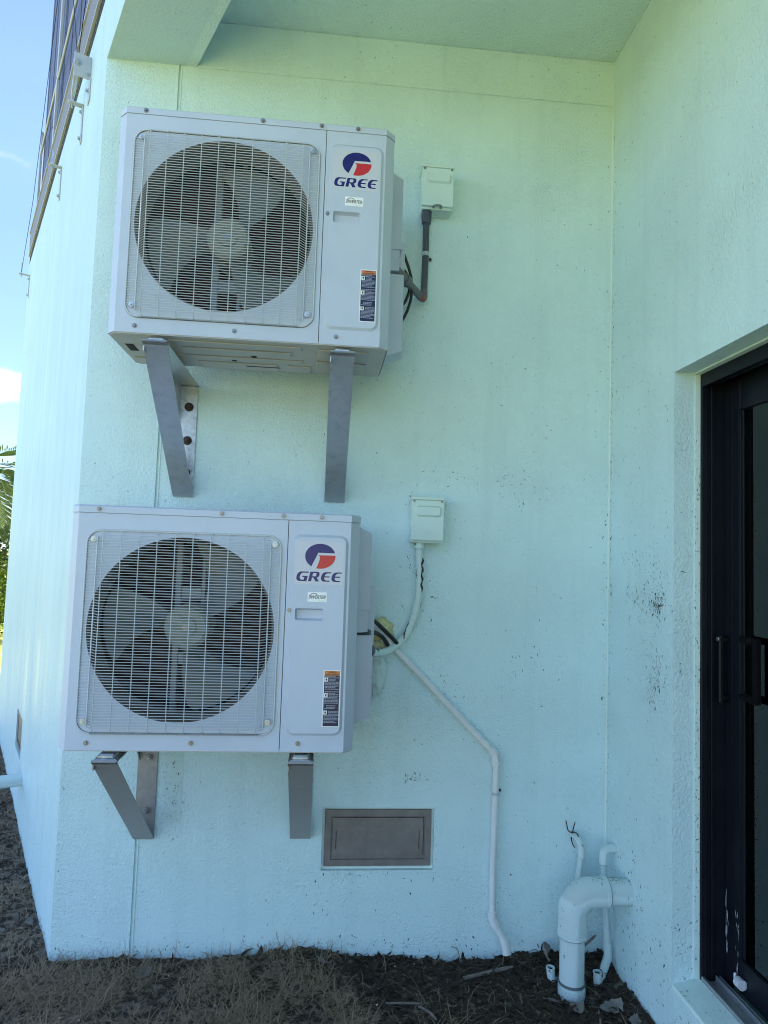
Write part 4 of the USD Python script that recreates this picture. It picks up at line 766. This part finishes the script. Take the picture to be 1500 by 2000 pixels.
# big pipe and its small neighbours in the corner
t = pipe('vent_pipe', 'thick mint painted pipe rising from the ground and elbowing into the right wall', 'pipe')
PX, PY, PZ = 1.038, -0.224, 0.368
obj('pipe', tube([(PX, PY, -0.12), (PX, PY, 0.21)], 0.0475, 28), M_pvcm, t, smooth=40)
obj('elbow', cat(tube([(PX, PY, 0.205), (PX, PY, 0.29)] + [(PX + 0.075 - 0.075 * math.cos(a), PY, 0.293 + 0.075 * math.sin(a)) for a in np.linspace(0.05, math.pi / 2, 12)] + [(PX + 0.135, PY, PZ)], 0.0555, 28), ring((PX, PY, 0.212), (0, 0, 1), 0.046, 0.0575, 0.014, 28), ring((PX + 0.129, PY, PZ), (1, 0, 0), 0.046, 0.0575, 0.014, 28)), M_pvcm, t, smooth=40)
obj('pipe', tube([(PX + 0.13, PY, PZ), (XR + 0.02, PY, PZ)], 0.0485, 28), M_pvcm, t, smooth=40)
obj('joint_line', cat(ring((PX, PY, 0.2035), (0, 0, 1), 0.0474, 0.0555, 0.003, 28), ring((PX + 0.1375, PY, PZ), (1, 0, 0), 0.0484, 0.0555, 0.003, 28)), M_gasket, t, smooth=40)
obj('band', ring((PX, PY, 0.030), (0, 0, 1), 0.0483, 0.0525, 0.009, 28), M_gasket, t, smooth=40)
obj('foot_socket', tube([(PX, PY, -0.12), (PX, PY, 0.012)], 0.0525, 28), M_pvcm, t, smooth=40)
dj = []
for i in range(150):
    x = rng.uniform(PX + 0.06, XR - 0.005); a = rng.normal(math.pi / 2 + 0.35, 0.5); R2 = 0.0555 if x < PX + 0.137 else 0.0512
    c = np.array([x, PY - R2 * math.cos(a), PZ + R2 * math.sin(a)]); tv = np.array([0, math.sin(a), math.cos(a)]); xv = np.array([1.0, 0, 0])
    th = rng.uniform(0, math.pi); l_, w2 = rng.uniform(0.002, 0.009), rng.uniform(0.0006, 0.0016); e1 = (math.cos(th) * xv + math.sin(th) * tv * 0.8); e2 = np.cross(e1, [0, -math.cos(a), math.sin(a)])
    dj.append([c - e1 * l_, c - e2 * w2, c + e1 * l_, c + e2 * w2])
obj('dirt', quads(dj), M_soil, t, kind='stuff')
t = pipe('trap_pipe', 'thin mint pipe with wire ends leaving the back wall, behind the thick pipe', 'pipe', 'thin pipes with open traps in the corner')
obj('pipe', tube([(1.140, -0.05, 0.44), (1.129, -0.05, 0.342), (1.10, -0.07, 0.10), (1.086, -0.08, 0.02)], 0.0125, 12, curve=3), M_pvcm, t, smooth=True)
obj('elbow', tube([(1.117, 0.002, 0.503), (1.124, -0.022, 0.499), (1.138, -0.045, 0.478), (1.1415, -0.05, 0.44), (1.140, -0.05, 0.425)], 0.0158, 14, curve=4), M_pvcm, t, smooth=True)
obj('trap', tube([(1.09, -0.08, 0.03), (1.075, -0.09, 0.0), (1.045, -0.11, -0.012), (1.010, -0.135, -0.016), (0.985, -0.15, 0.0), (0.978, -0.15, 0.04)], 0.0165, 14, curve=4, cap=False), M_pvcm, t, smooth=True)
obj('trap_rim', ring((0.978, -0.15, 0.04), (0, 0, 1), 0.0135, 0.0175, 0.006, 18), M_pvcm, t, smooth=40)
obj('trap_mouth', cyl((0.978, -0.15, 0.032), (0, 0, 1), 0.0138, 0.003, 14), M_gap, t)
for a in ([(1.117, -0.012, 0.51), (1.09, -0.03, 0.527), (1.083, -0.03, 0.55), (1.079, -0.028, 0.57)], [(1.117, -0.014, 0.508), (1.110, -0.03, 0.53), (1.119, -0.03, 0.565)], [(1.112, -0.014, 0.50), (1.10, -0.04, 0.493), (1.105, -0.05, 0.474), (1.113, -0.05, 0.466)], [(1.117, -0.015, 0.515), (1.105, -0.03, 0.523), (1.123, -0.035, 0.520), (1.132, -0.04, 0.505)]):
    obj('wire_end', tube(a, [0.0024] * (4 * (len(a) - 1)) + [0.0012], 6, curve=4), M_rust, t)
t = pipe('trap_pipe', 'thin mint pipe elbowing out of the right wall into an open trap', 'pipe', 'thin pipes with open traps in the corner')
obj('elbow', tube([(XR + 0.004, -0.1, 0.484), (1.238, -0.1, 0.483), (1.222, -0.1, 0.476), (1.215, -0.1, 0.455), (1.2145, -0.1, 0.418)], 0.0165, 14, curve=4), M_pvcm, t, smooth=True)
obj('pipe', tube([(1.2145, -0.1, 0.43), (1.227, -0.1, 0.251), (1.238, -0.1, 0.085)], 0.0128, 12), M_pvcm, t, smooth=40)
obj('coupling', tube([(1.2365, -0.1, 0.108), (1.239, -0.1, 0.055), (1.234, -0.105, 0.040)], 0.0168, 14), M_pvcm, t, smooth=40)
obj('trap', tube([(1.236, -0.103, 0.048), (1.215, -0.12, 0.018), (1.19, -0.145, -0.010), (1.172, -0.17, -0.020), (1.163, -0.18, -0.005), (1.161, -0.18, 0.035)], 0.0168, 14, curve=4, cap=False), M_pvcm, t, smooth=True)
obj('trap_rim', ring((1.161, -0.18, 0.036), (0, 0, 1), 0.0138, 0.0178, 0.006, 18), M_pvcm, t, smooth=40)
obj('trap_mouth', cyl((1.161, -0.18, 0.028), (0, 0, 1), 0.0141, 0.003, 14), M_gap, t)

# stub pipe out of the flank wall
t = pipe('stub_pipe', 'pale stub pipe poking out of the flank wall at the left edge', 'pipe')
c0 = lw(1.52, -0.01, 0.287); ax_ = NL * 0.92 + DL * 0.0; ax_ = np.array([-0.89, -0.455, 0.0])
obj('pipe', tube([c0, c0 + ax_ * 0.16], 0.036, 24), M_pvcm, t, smooth=40)
obj('coupling', tube([c0 + ax_ * 0.13, c0 + ax_ * 0.40], 0.041, 24), M_pvcm, t, smooth=40)

# ------------------------------------------------------------------ screen rail, brackets and cables along the top of the flank wall
t = thing('edge_rail', 'long pale rail with a brown grey face along the top of the flank wall', 'rail')
def srail(o0, o1, za, zb_, mat_, name):
    p = []
    for s in (SL0 + 0.3, END - 0.02):
        for o in (o0, o1):
            for z in (za, zb_): p.append(lw(s, o, z + top_z(s)))
    obj(name, trimesh.convex.convex_hull(np.array(p)), mat_, t)
srail(0.002, 0.010, 0.0925, 0.295, M_railb, 'face'); srail(0.0, 0.018, 0.2955, 0.312, M_railw, 'top_lip'); srail(0.0, 0.013, 0.080, 0.092, M_railw, 'bottom_lip')
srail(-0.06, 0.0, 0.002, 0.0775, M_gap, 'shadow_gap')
db = []
for i in range(420):
    s = rng.uniform(-0.2, END - 0.05); z = top_z(s) + rng.uniform(0.0, 0.075); p = lw(s, 0.0012, z); a, b = rng.uniform(0.004, 0.02), rng.uniform(0.003, 0.014)
    db.append([p - DL * a, p + np.array([0, 0, b]), p + DL * a * rng.random(), p - np.array([0, 0, b * rng.random()])])
obj('debris', quads(db), M_mould, t, kind='stuff')
def lpts(*a): return [lw(*p) for p in a]
def lbracket(s, z, leg, reach, label):
    t = thing('cable_bracket', label, 'bracket', group='white brackets on the flank wall')
    obj('arm', lbox(s - 0.018, s + 0.018, 0.0003, reach, z - 0.006, z, 0.002), M_railw, t)
    obj('leg', lbox(s - 0.018, s + 0.018, 0.0003, 0.0065, z - leg, z - 0.0062, 0.002), M_railw, t)
    for dz in (0.035, leg - 0.025):
        m = hexhead(0, 0, 0, 0.012, 0.010, NL); m.apply_translation(lw(s, 0.0065, z - dz)); obj('bolt', m, M_galv, t)
    m = cyl(lw(s, reach - 0.02, z + 0.006), (0, 0, 1), 0.010, 0.012, 6); obj('nut', m, M_galv, t)
    obj('eye_bolt', tube([lw(s, reach - 0.02, z - 0.03), lw(s, reach - 0.02, z + 0.10)], 0.005, 8), M_galv, t)
lbracket(0.715, 3.975, 0.205, 0.075, 'white angle bracket on the flank wall holding the turnbuckle cable')
lbracket(1.63, 4.085, 0.215, 0.075, 'middle white angle bracket on the flank wall below the rail')
lbracket(3.86, 4.14, 0.21, 0.09, 'far white angle bracket at the outer end of the flank wall')
t = thing('cable_plate', 'white plate with a big bolt in front of the rail on the flank wall', 'bracket')
obj('plate', lbox(0.497, 0.503, 0.0003, 0.080, 3.985, 4.105, 0.002), M_railw, t)
obj('leg', lbox(0.47, 0.53, 0.0003, 0.007, 3.87, 3.984, 0.002), M_railw, t)
for s_, o_, z_, r2 in ((0.4965, 0.062, 4.055, 0.013), (0.4965, 0.016, 4.01, 0.007), (0.50, 0.007, 3.93, 0.011)):
    m = hexhead(0, 0, 0, r2, 0.012, NL if o_ < 0.01 else -DL); m.apply_translation(lw(s_, o_, z_)); obj('bolt', m, M_screw if r2 > 0.02 else M_galv, t)
t = thing('steel_cable', 'thin cable rising from the turnbuckle past the white plate', 'cable', group='thin steel cables of the screen')
obj('strand', tube(lpts((0.715, 0.055, 4.0), (0.50, 0.06, 4.12), (0.0, 0.075, 4.45)), 0.0022, 6), M_cable, t)
obj('turnbuckle', tube(lpts((0.712, 0.055, 3.99), (0.69, 0.0555, 4.01), (0.63, 0.057, 4.045), (0.58, 0.058, 4.075)), [0.007, 0.011, 0.011, 0.006], 8), M_galv, t)
t = thing('steel_cable', 'thin cable slanting up and away from the bolt of the white plate', 'cable', group='thin steel cables of the screen')
obj('strand', tube(lpts((0.50, 0.066, 4.06), (0.60, 0.062, 4.2), (0.952, 0.06, 4.706), (1.4, 0.06, 5.35)), 0.0022, 6), M_cable, t)
t = thing('steel_cable', 'thin cable standing against the sky from the far bracket', 'cable', group='thin steel cables of the screen')
obj('strand', tube(lpts((3.86, 0.07, 4.15), (3.1, 0.062, 4.50), (2.63, 0.06, 4.97), (2.03, 0.06, 5.48), (1.5, 0.06, 5.95)), 0.0022, 6), M_cable, t)
t = thing('rail_post', 'white flat post rising behind the rail on the flank wall', 'post')
obj('post', lbox(2.60, 2.66, -0.034, -0.011, 4.25, 7.4, 0.003), M_railw, t)
for z in (4.9, 5.3): 
    m = hexhead(0, 0, 0, 0.008, 0.006, NL); m.apply_translation(lw(2.63, -0.011, z)); obj('bolt', m, M_screw, t)
t = thing('rail_post', 'slim white corner post at the far end of the dark upper wall', 'post')
obj('post', lbox(3.992, 4.015, -0.045, -0.02, 4.3, 5.6, 0.003), M_railw, t)
t = thing('hand_rail', 'slim white horizontal rail in front of the dark upper wall', 'rail')
obj('rail', tube(lpts((-1.5, -0.022, 5.14), (3.88, -0.022, 5.33)), 0.010, 8), M_railw, t, smooth=True)

# ------------------------------------------------------------------ litter on the ground
def inside_building(x, y):
    s = (np.stack([x - XL, y], -1) @ DL[:2]); o = (np.stack([x - XL, y], -1) @ NL[:2])
    return ((y > 0) & (o < 0.0)) | (x > XR)
def blades(n, lo, hi, len_, wid, flat, dens=None, curl=0.5):
    x = rng.uniform(lo[0], hi[0], n * 3); y = rng.uniform(lo[1], hi[1], n * 3)
    ok = ~inside_building(x, y)
    if dens is not None: ok &= rng.random(n * 3) < dens(x, y)
    x, y = x[ok][:n], y[ok][:n]; n = len(x)
    L = rng.uniform(*len_, n); W_ = rng.uniform(*wid, n); az = rng.uniform(0, 2 * math.pi, n); el = rng.uniform(*flat, n)
    bend = rng.normal(0, curl, n); side = rng.normal(0, curl, n); z = ground_z(x, y) + 0.001
    pts, a, e = [np.stack([x, y, z], -1)], az.copy(), el.copy()
    for i in range(3):
        d = np.stack([np.cos(a) * np.cos(e), np.sin(a) * np.cos(e), np.sin(e)], -1); q = pts[-1] + d * (L / 3)[:, None]
        q[:, 2] = np.maximum(q[:, 2], ground_z(q[:, 0], q[:, 1]) + 0.0015); bad = inside_building(q[:, 0], q[:, 1]); q[bad, :2] = pts[-1][bad, :2]; pts.append(q)
        a += side * 0.5; e = e - np.abs(bend) * 0.5
    nv = np.stack([-np.sin(az), np.cos(az), np.zeros(n)], -1); V = []
    for i, wf in enumerate((0.7, 1.0, 0.8, 0.15)): V += [pts[i] - nv * (W_ * wf / 2)[:, None], pts[i] + nv * (W_ * wf / 2)[:, None]]
    V = np.stack(V, 1).reshape(-1, 3); k_ = np.arange(n)[:, None] * 8
    F = np.vstack([k_ + np.array(t_) for i in range(3) for t_ in ((2 * i, 2 * i + 1, 2 * i + 3), (2 * i, 2 * i + 3, 2 * i + 2))])
    return trimesh.Trimesh(V, F, process=False)
def grassy(x, y):
    d = 1 / (1 + np.exp((x - 0.25) * 7)); f = meshkit.fbm(np.stack([x * 6.0, y * 6.0, 0 * x], -1), 3, 5)
    return np.clip(d * (f - 0.40) * 5.0, 0.015, 1) * np.clip(0.35 + np.abs(y) / 0.14, 0, 1)
def patchy(x, y):
    f = meshkit.fbm(np.stack([x * 5.0, y * 5.0, 0 * x], -1), 3, 15); return np.clip((f - 0.36) * 4.0, 0.05, 1)
o = obj('dry_grass', cat(blades(9000, (-1.5, -0.8), (1.25, 0.0), (0.04, 0.13), (0.0010, 0.0024), (0.1, 1.0), grassy, 0.8), blades(7000, (-1.5, -0.8), (1.25, 0.0), (0.02, 0.09), (0.0010, 0.0026), (0.0, 0.35), grassy, 0.9),
                         blades(9000, (-2.75, -0.3), (-0.95, 3.6), (0.03, 0.11), (0.0012, 0.0030), (0.05, 0.9), patchy, 0.8)), M_dry, smooth=False)
tag(o, 'dry brown grass tufts in front of the wall', 'grass', kind='stuff')
def edge(x, y): return np.clip(0.22 + 0.9 * np.exp(-np.abs(y) / 0.10) + (x > 0.2) * 0.5, 0, 1)
o = obj('leaf_litter', cat(blades(9000, (-1.5, -0.8), (1.26, 0.0), (0.010, 0.045), (0.003, 0.012), (-0.1, 0.6), edge, 0.8), blades(1500, (-1.5, -0.55), (1.26, 0.0), (0.03, 0.07), (0.010, 0.024), (-0.1, 0.7), edge, 1.0),
                           blades(5500, (-2.75, -0.1), (-1.0, 3.6), (0.015, 0.05), (0.004, 0.014), (-0.1, 0.5), None, 0.8), blades(700, (-2.75, -0.1), (-1.0, 3.6), (0.03, 0.07), (0.010, 0.024), (-0.1, 0.6), None, 1.0),
                           blades(2500, (-1.3, -0.7), (1.2, -0.01), (0.02, 0.10), (0.0012, 0.0028), (-0.05, 0.25), edge, 1.2)), M_litter)
tag(o, 'dark mulch and leaf litter on the soil', 'litter', kind='stuff')
def zg(x, y): return float(ground_z(np.array([x]), np.array([y]))[0])
sticks = (((0.30, -0.30), (0.46, -0.315), 'thin straight stick lying level on the bare soil in front of the hatch'), ((0.42, -0.335), (0.475, -0.40), 'short split stick on the soil just below the level one'),
          ((0.62, -0.17), (0.84, -0.10), 'curved dead branch on the soil left of the spout'), ((0.90, -0.24), (1.05, -0.31), 'flat strip of bark slanting towards the thick pipe'), ((1.02, -0.52), (1.10, -0.34), 'pale straight stick pointing at the thick pipe'),
          ((1.13, -0.02), (1.21, -0.045), 'dark stick propped in the corner behind the thick pipe'), ((0.60, -0.02), (0.635, -0.035), 'thin dark twig standing up against the wall'))
for i, (a, b, lab) in enumerate(sticks):
    mid = ((a[0] + b[0]) / 2 + 0.006, (a[1] + b[1]) / 2 - 0.006); h0, h1 = (0.006, 0.006) if i < 5 else (0.01, 0.10)
    p = [(a[0], a[1], zg(*a) + h0 + (0.06 if i == 6 else 0)), (mid[0], mid[1], (zg(*a) + zg(*b)) / 2 + 0.012 + (0.05 if i >= 5 else 0)), (b[0], b[1], zg(*b) + (0.006 if i == 6 else h1))]
    r_ = (0.004, 0.005, 0.008, 0.008, 0.004, 0.006, 0.002)[i]
    m = tube(p, [r_, *([r_ * 0.95] * 7), r_ * 0.6], 7, curve=4)
    if i == 3: m.vertices[:, 2] = zg(*mid) + 0.008 + (m.vertices[:, 2] - m.vertices[:, 2].mean()) * 0.4
    tag(obj('stick', m, M_stick, smooth=40), lab, 'stick', 'sticks lying on the soil')
def dead_leaf(c, L, W_, az, tilt, curl, seed):
    n = 9; r = np.random.default_rng(seed); v, f = [], []
    for i in range(n):
        t_ = i / (n - 1); w2 = W_ * math.sin(math.pi * (0.06 + 0.90 * t_)) ** 0.8 * (1 + 0.15 * r.normal())
        for k_ in (-1, 0, 1): v.append((L * (t_ - 0.5), k_ * w2 / 2, curl * ((2 * t_ - 1) ** 2 + 0.7 * abs(k_)) + 0.003 * r.normal()))
    for i in range(n - 1):
        for k_ in range(2): a = i * 3 + k_; f += [(a, a + 1, a + 4), (a, a + 4, a + 3)]
    v = np.array(v); v = np.stack([v[:, 0], v[:, 1] * math.cos(tilt) - v[:, 2] * math.sin(tilt), v[:, 1] * math.sin(tilt) + v[:, 2] * math.cos(tilt)], 1)
    v = np.stack([v[:, 0] * math.cos(az) - v[:, 1] * math.sin(az), v[:, 0] * math.sin(az) + v[:, 1] * math.cos(az), v[:, 2]], 1)
    v[:, 2] -= v[:, 2].min(); return trimesh.Trimesh(v + np.array(c), f, process=False)
for i, (x, y, L, W_, az, ti, lab) in enumerate(((1.14, -0.36, 0.11, 0.06, 0.4, 0.1, 'broad grey brown dead leaf on the soil in front of the corner pipes'), (1.19, -0.45, 0.08, 0.045, 1.2, 0.2, 'curled grey leaf beside the right wall foot'),
        (1.02, -0.33, 0.06, 0.05, 0.2, 0.15, 'brown scrap of leaf at the foot of the thick pipe'), (0.985, -0.05, 0.10, 0.07, 1.3, 1.2, 'dark curled leaf leaning on the wall behind the left trap'), (0.07, -0.10, 0.07, 0.03, 2.6, 0.3, 'grey leaf lying in the dry grass near the wall'),
        (-0.62, -0.12, 0.05, 0.03, 0.8, 0.9, 'small pale leaf standing in the grass tuft at the wall corner'), (-1.21, 0.28, 0.05, 0.035, 1.9, 0.6, 'pale dead leaf in the grass beside the flank wall'))):
    tag(obj('dead_leaf', dead_leaf((x, y, zg(x, y) + 0.006), L, W_, az, ti, 0.012, i + 20), M_leafd, smooth=True), lab, 'leaf', 'dead leaves on the ground')
ch = []
for i in range(46):
    x, y = rng.uniform(-1.2, 1.1), rng.uniform(-0.6, -0.04); z = zg(x, y) + 0.012; a, b = rng.uniform(0.002, 0.006), rng.uniform(0.0015, 0.004); th = rng.uniform(0, 6.28); e1 = np.array([math.cos(th), math.sin(th), 0.2]); e2 = np.array([-math.sin(th), math.cos(th), 0.3]); c = np.array([x, y, z])
    ch.append([c - e1 * a, c - e2 * b, c + e1 * a, c + e2 * b])
tag(obj('pale_chip', quads(ch), M_chip), 'small pale chips scattered on the soil', 'debris', kind='stuff')

# ------------------------------------------------------------------ plants beyond the left edge
def palm(x, y, h, label, seed, nf=17, fl=1.7):
    r = np.random.default_rng(seed); t = thing('palm_tree', label, 'palm tree', (x, y, zg(x, y)), group='palms beyond the flank wall')
    hs = np.linspace(-0.1, h, 14); obj('trunk', tube([(0.06 * math.sin(z_), 0.05 * z_ / h, z_) for z_ in hs], [0.15 - 0.03 * k_ / 13 + 0.012 * (k_ % 2) for k_ in range(14)], 12), M_bark, t, smooth=50)
    for i in range(nf):
        az = i * 2.399 + r.normal(0, 0.15); el0 = r.uniform(-0.35, 1.25); L = fl * r.uniform(0.85, 1.15); n = 22
        p = np.zeros((n, 3)); p[0] = (0, 0, h); e = el0
        for k_ in range(1, n):
            p[k_] = p[k_ - 1] + L / n * np.array([math.cos(az) * math.cos(e), math.sin(az) * math.cos(e), math.sin(e)]); e -= 0.075 + 0.02 * r.random()
        fr = obj('frond', tube(p, np.linspace(0.014, 0.003, n), 5), M_palm, t, smooth=True)
        q = []
        for k_ in range(5, n):
            T = p[min(k_ + 1, n - 1)] - p[k_ - 1]; T /= np.linalg.norm(T); S = np.cross(T, [0, 0, 1.0]); S /= np.linalg.norm(S); N = np.cross(S, T)
            for sg in (-1, 1):
                for jx in (0, 0.5):
                    u = (k_ + jx - 5) / (n - 5); ll = 0.62 * math.sin(math.pi * min(1, 0.18 + 0.78 * u)) ** 0.7 * r.uniform(0.85, 1.1); b0 = p[k_] + T * jx * L / n
                    d = T * (0.55 + 0.5 * u) + S * sg * 0.9 + N * r.normal(0.16, 0.12); d /= np.linalg.norm(d); w2 = 0.013; wv = np.cross(d, N); wv /= np.linalg.norm(wv)
                    tip = b0 + d * ll + np.array([0, 0, -0.10 * ll]); mid = b0 + d * ll * 0.5
                    q.append([b0 - wv * w2 * 0.5, mid - wv * w2, tip, mid + wv * w2])
        obj('leaflet', quads(q), M_palm, fr, kind='stuff')
    return t
palm(-6.15, 9.6, 2.95, 'feathery fan of a palm showing at the left edge behind the flank wall', 4)
palm(-9.3, 13.0, 3.2, 'taller palm standing farther off beyond the left edge', 9, 15, 1.9)
def shrub(x, y, rx, ry, h, label, seed, mt, n=5200, ls=0.055):
    r = np.random.default_rng(seed); t = thing('shrub', label, 'shrub', (x, y, zg(x, y)), group='shrubs beyond the flank wall')
    for i in range(6):
        a = r.uniform(0, 6.28); obj('stem', tube([(0, 0, -0.05), (rx * 0.25 * math.cos(a), ry * 0.25 * math.sin(a), h * 0.4), (rx * 0.55 * math.cos(a), ry * 0.55 * math.sin(a), h * 0.75)], [0.022, 0.014, 0.006], 6, curve=3), M_bark, t, smooth=True)
    cl_ = np.stack([r.normal(0, 0.42, 60) * rx, r.normal(0, 0.42, 60) * ry, h * r.uniform(0.12, 0.95, 60)], 1); k_ = r.integers(0, 60, n)
    c = cl_[k_] + r.normal(0, 1, (n, 3)) * np.array([0.17 * rx, 0.17 * ry, 0.11 * h]); c[:, 2] = np.abs(c[:, 2]) + 0.03
    d = r.normal(0, 1, (n, 3)); d[:, 2] = np.abs(d[:, 2]) * 0.6; d /= np.linalg.norm(d, axis=1)[:, None]; s = np.cross(d, r.normal(0, 1, (n, 3))); s /= np.linalg.norm(s, axis=1)[:, None]
    L = (ls * r.uniform(0.6, 1.3, n))[:, None]; q = np.stack([c - d * L, c - s * L * 0.42, c + d * L, c + s * L * 0.42], 1)
    obj('crown', quads(q), mt, t); return t
shrub(-5.75, 9.3, 0.75, 0.7, 1.25, 'yellow green sunlit shrub below the palm at the left edge', 1, M_shrub)
shrub(-6.6, 10.6, 1.0, 0.9, 2.0, 'dark leafy bush behind the yellow green shrub', 2, M_shrub2, 7000)
shrub(-7.4, 9.2, 0.9, 0.8, 1.5, 'rounded bush left of the yellow green shrub', 3, M_shrub)
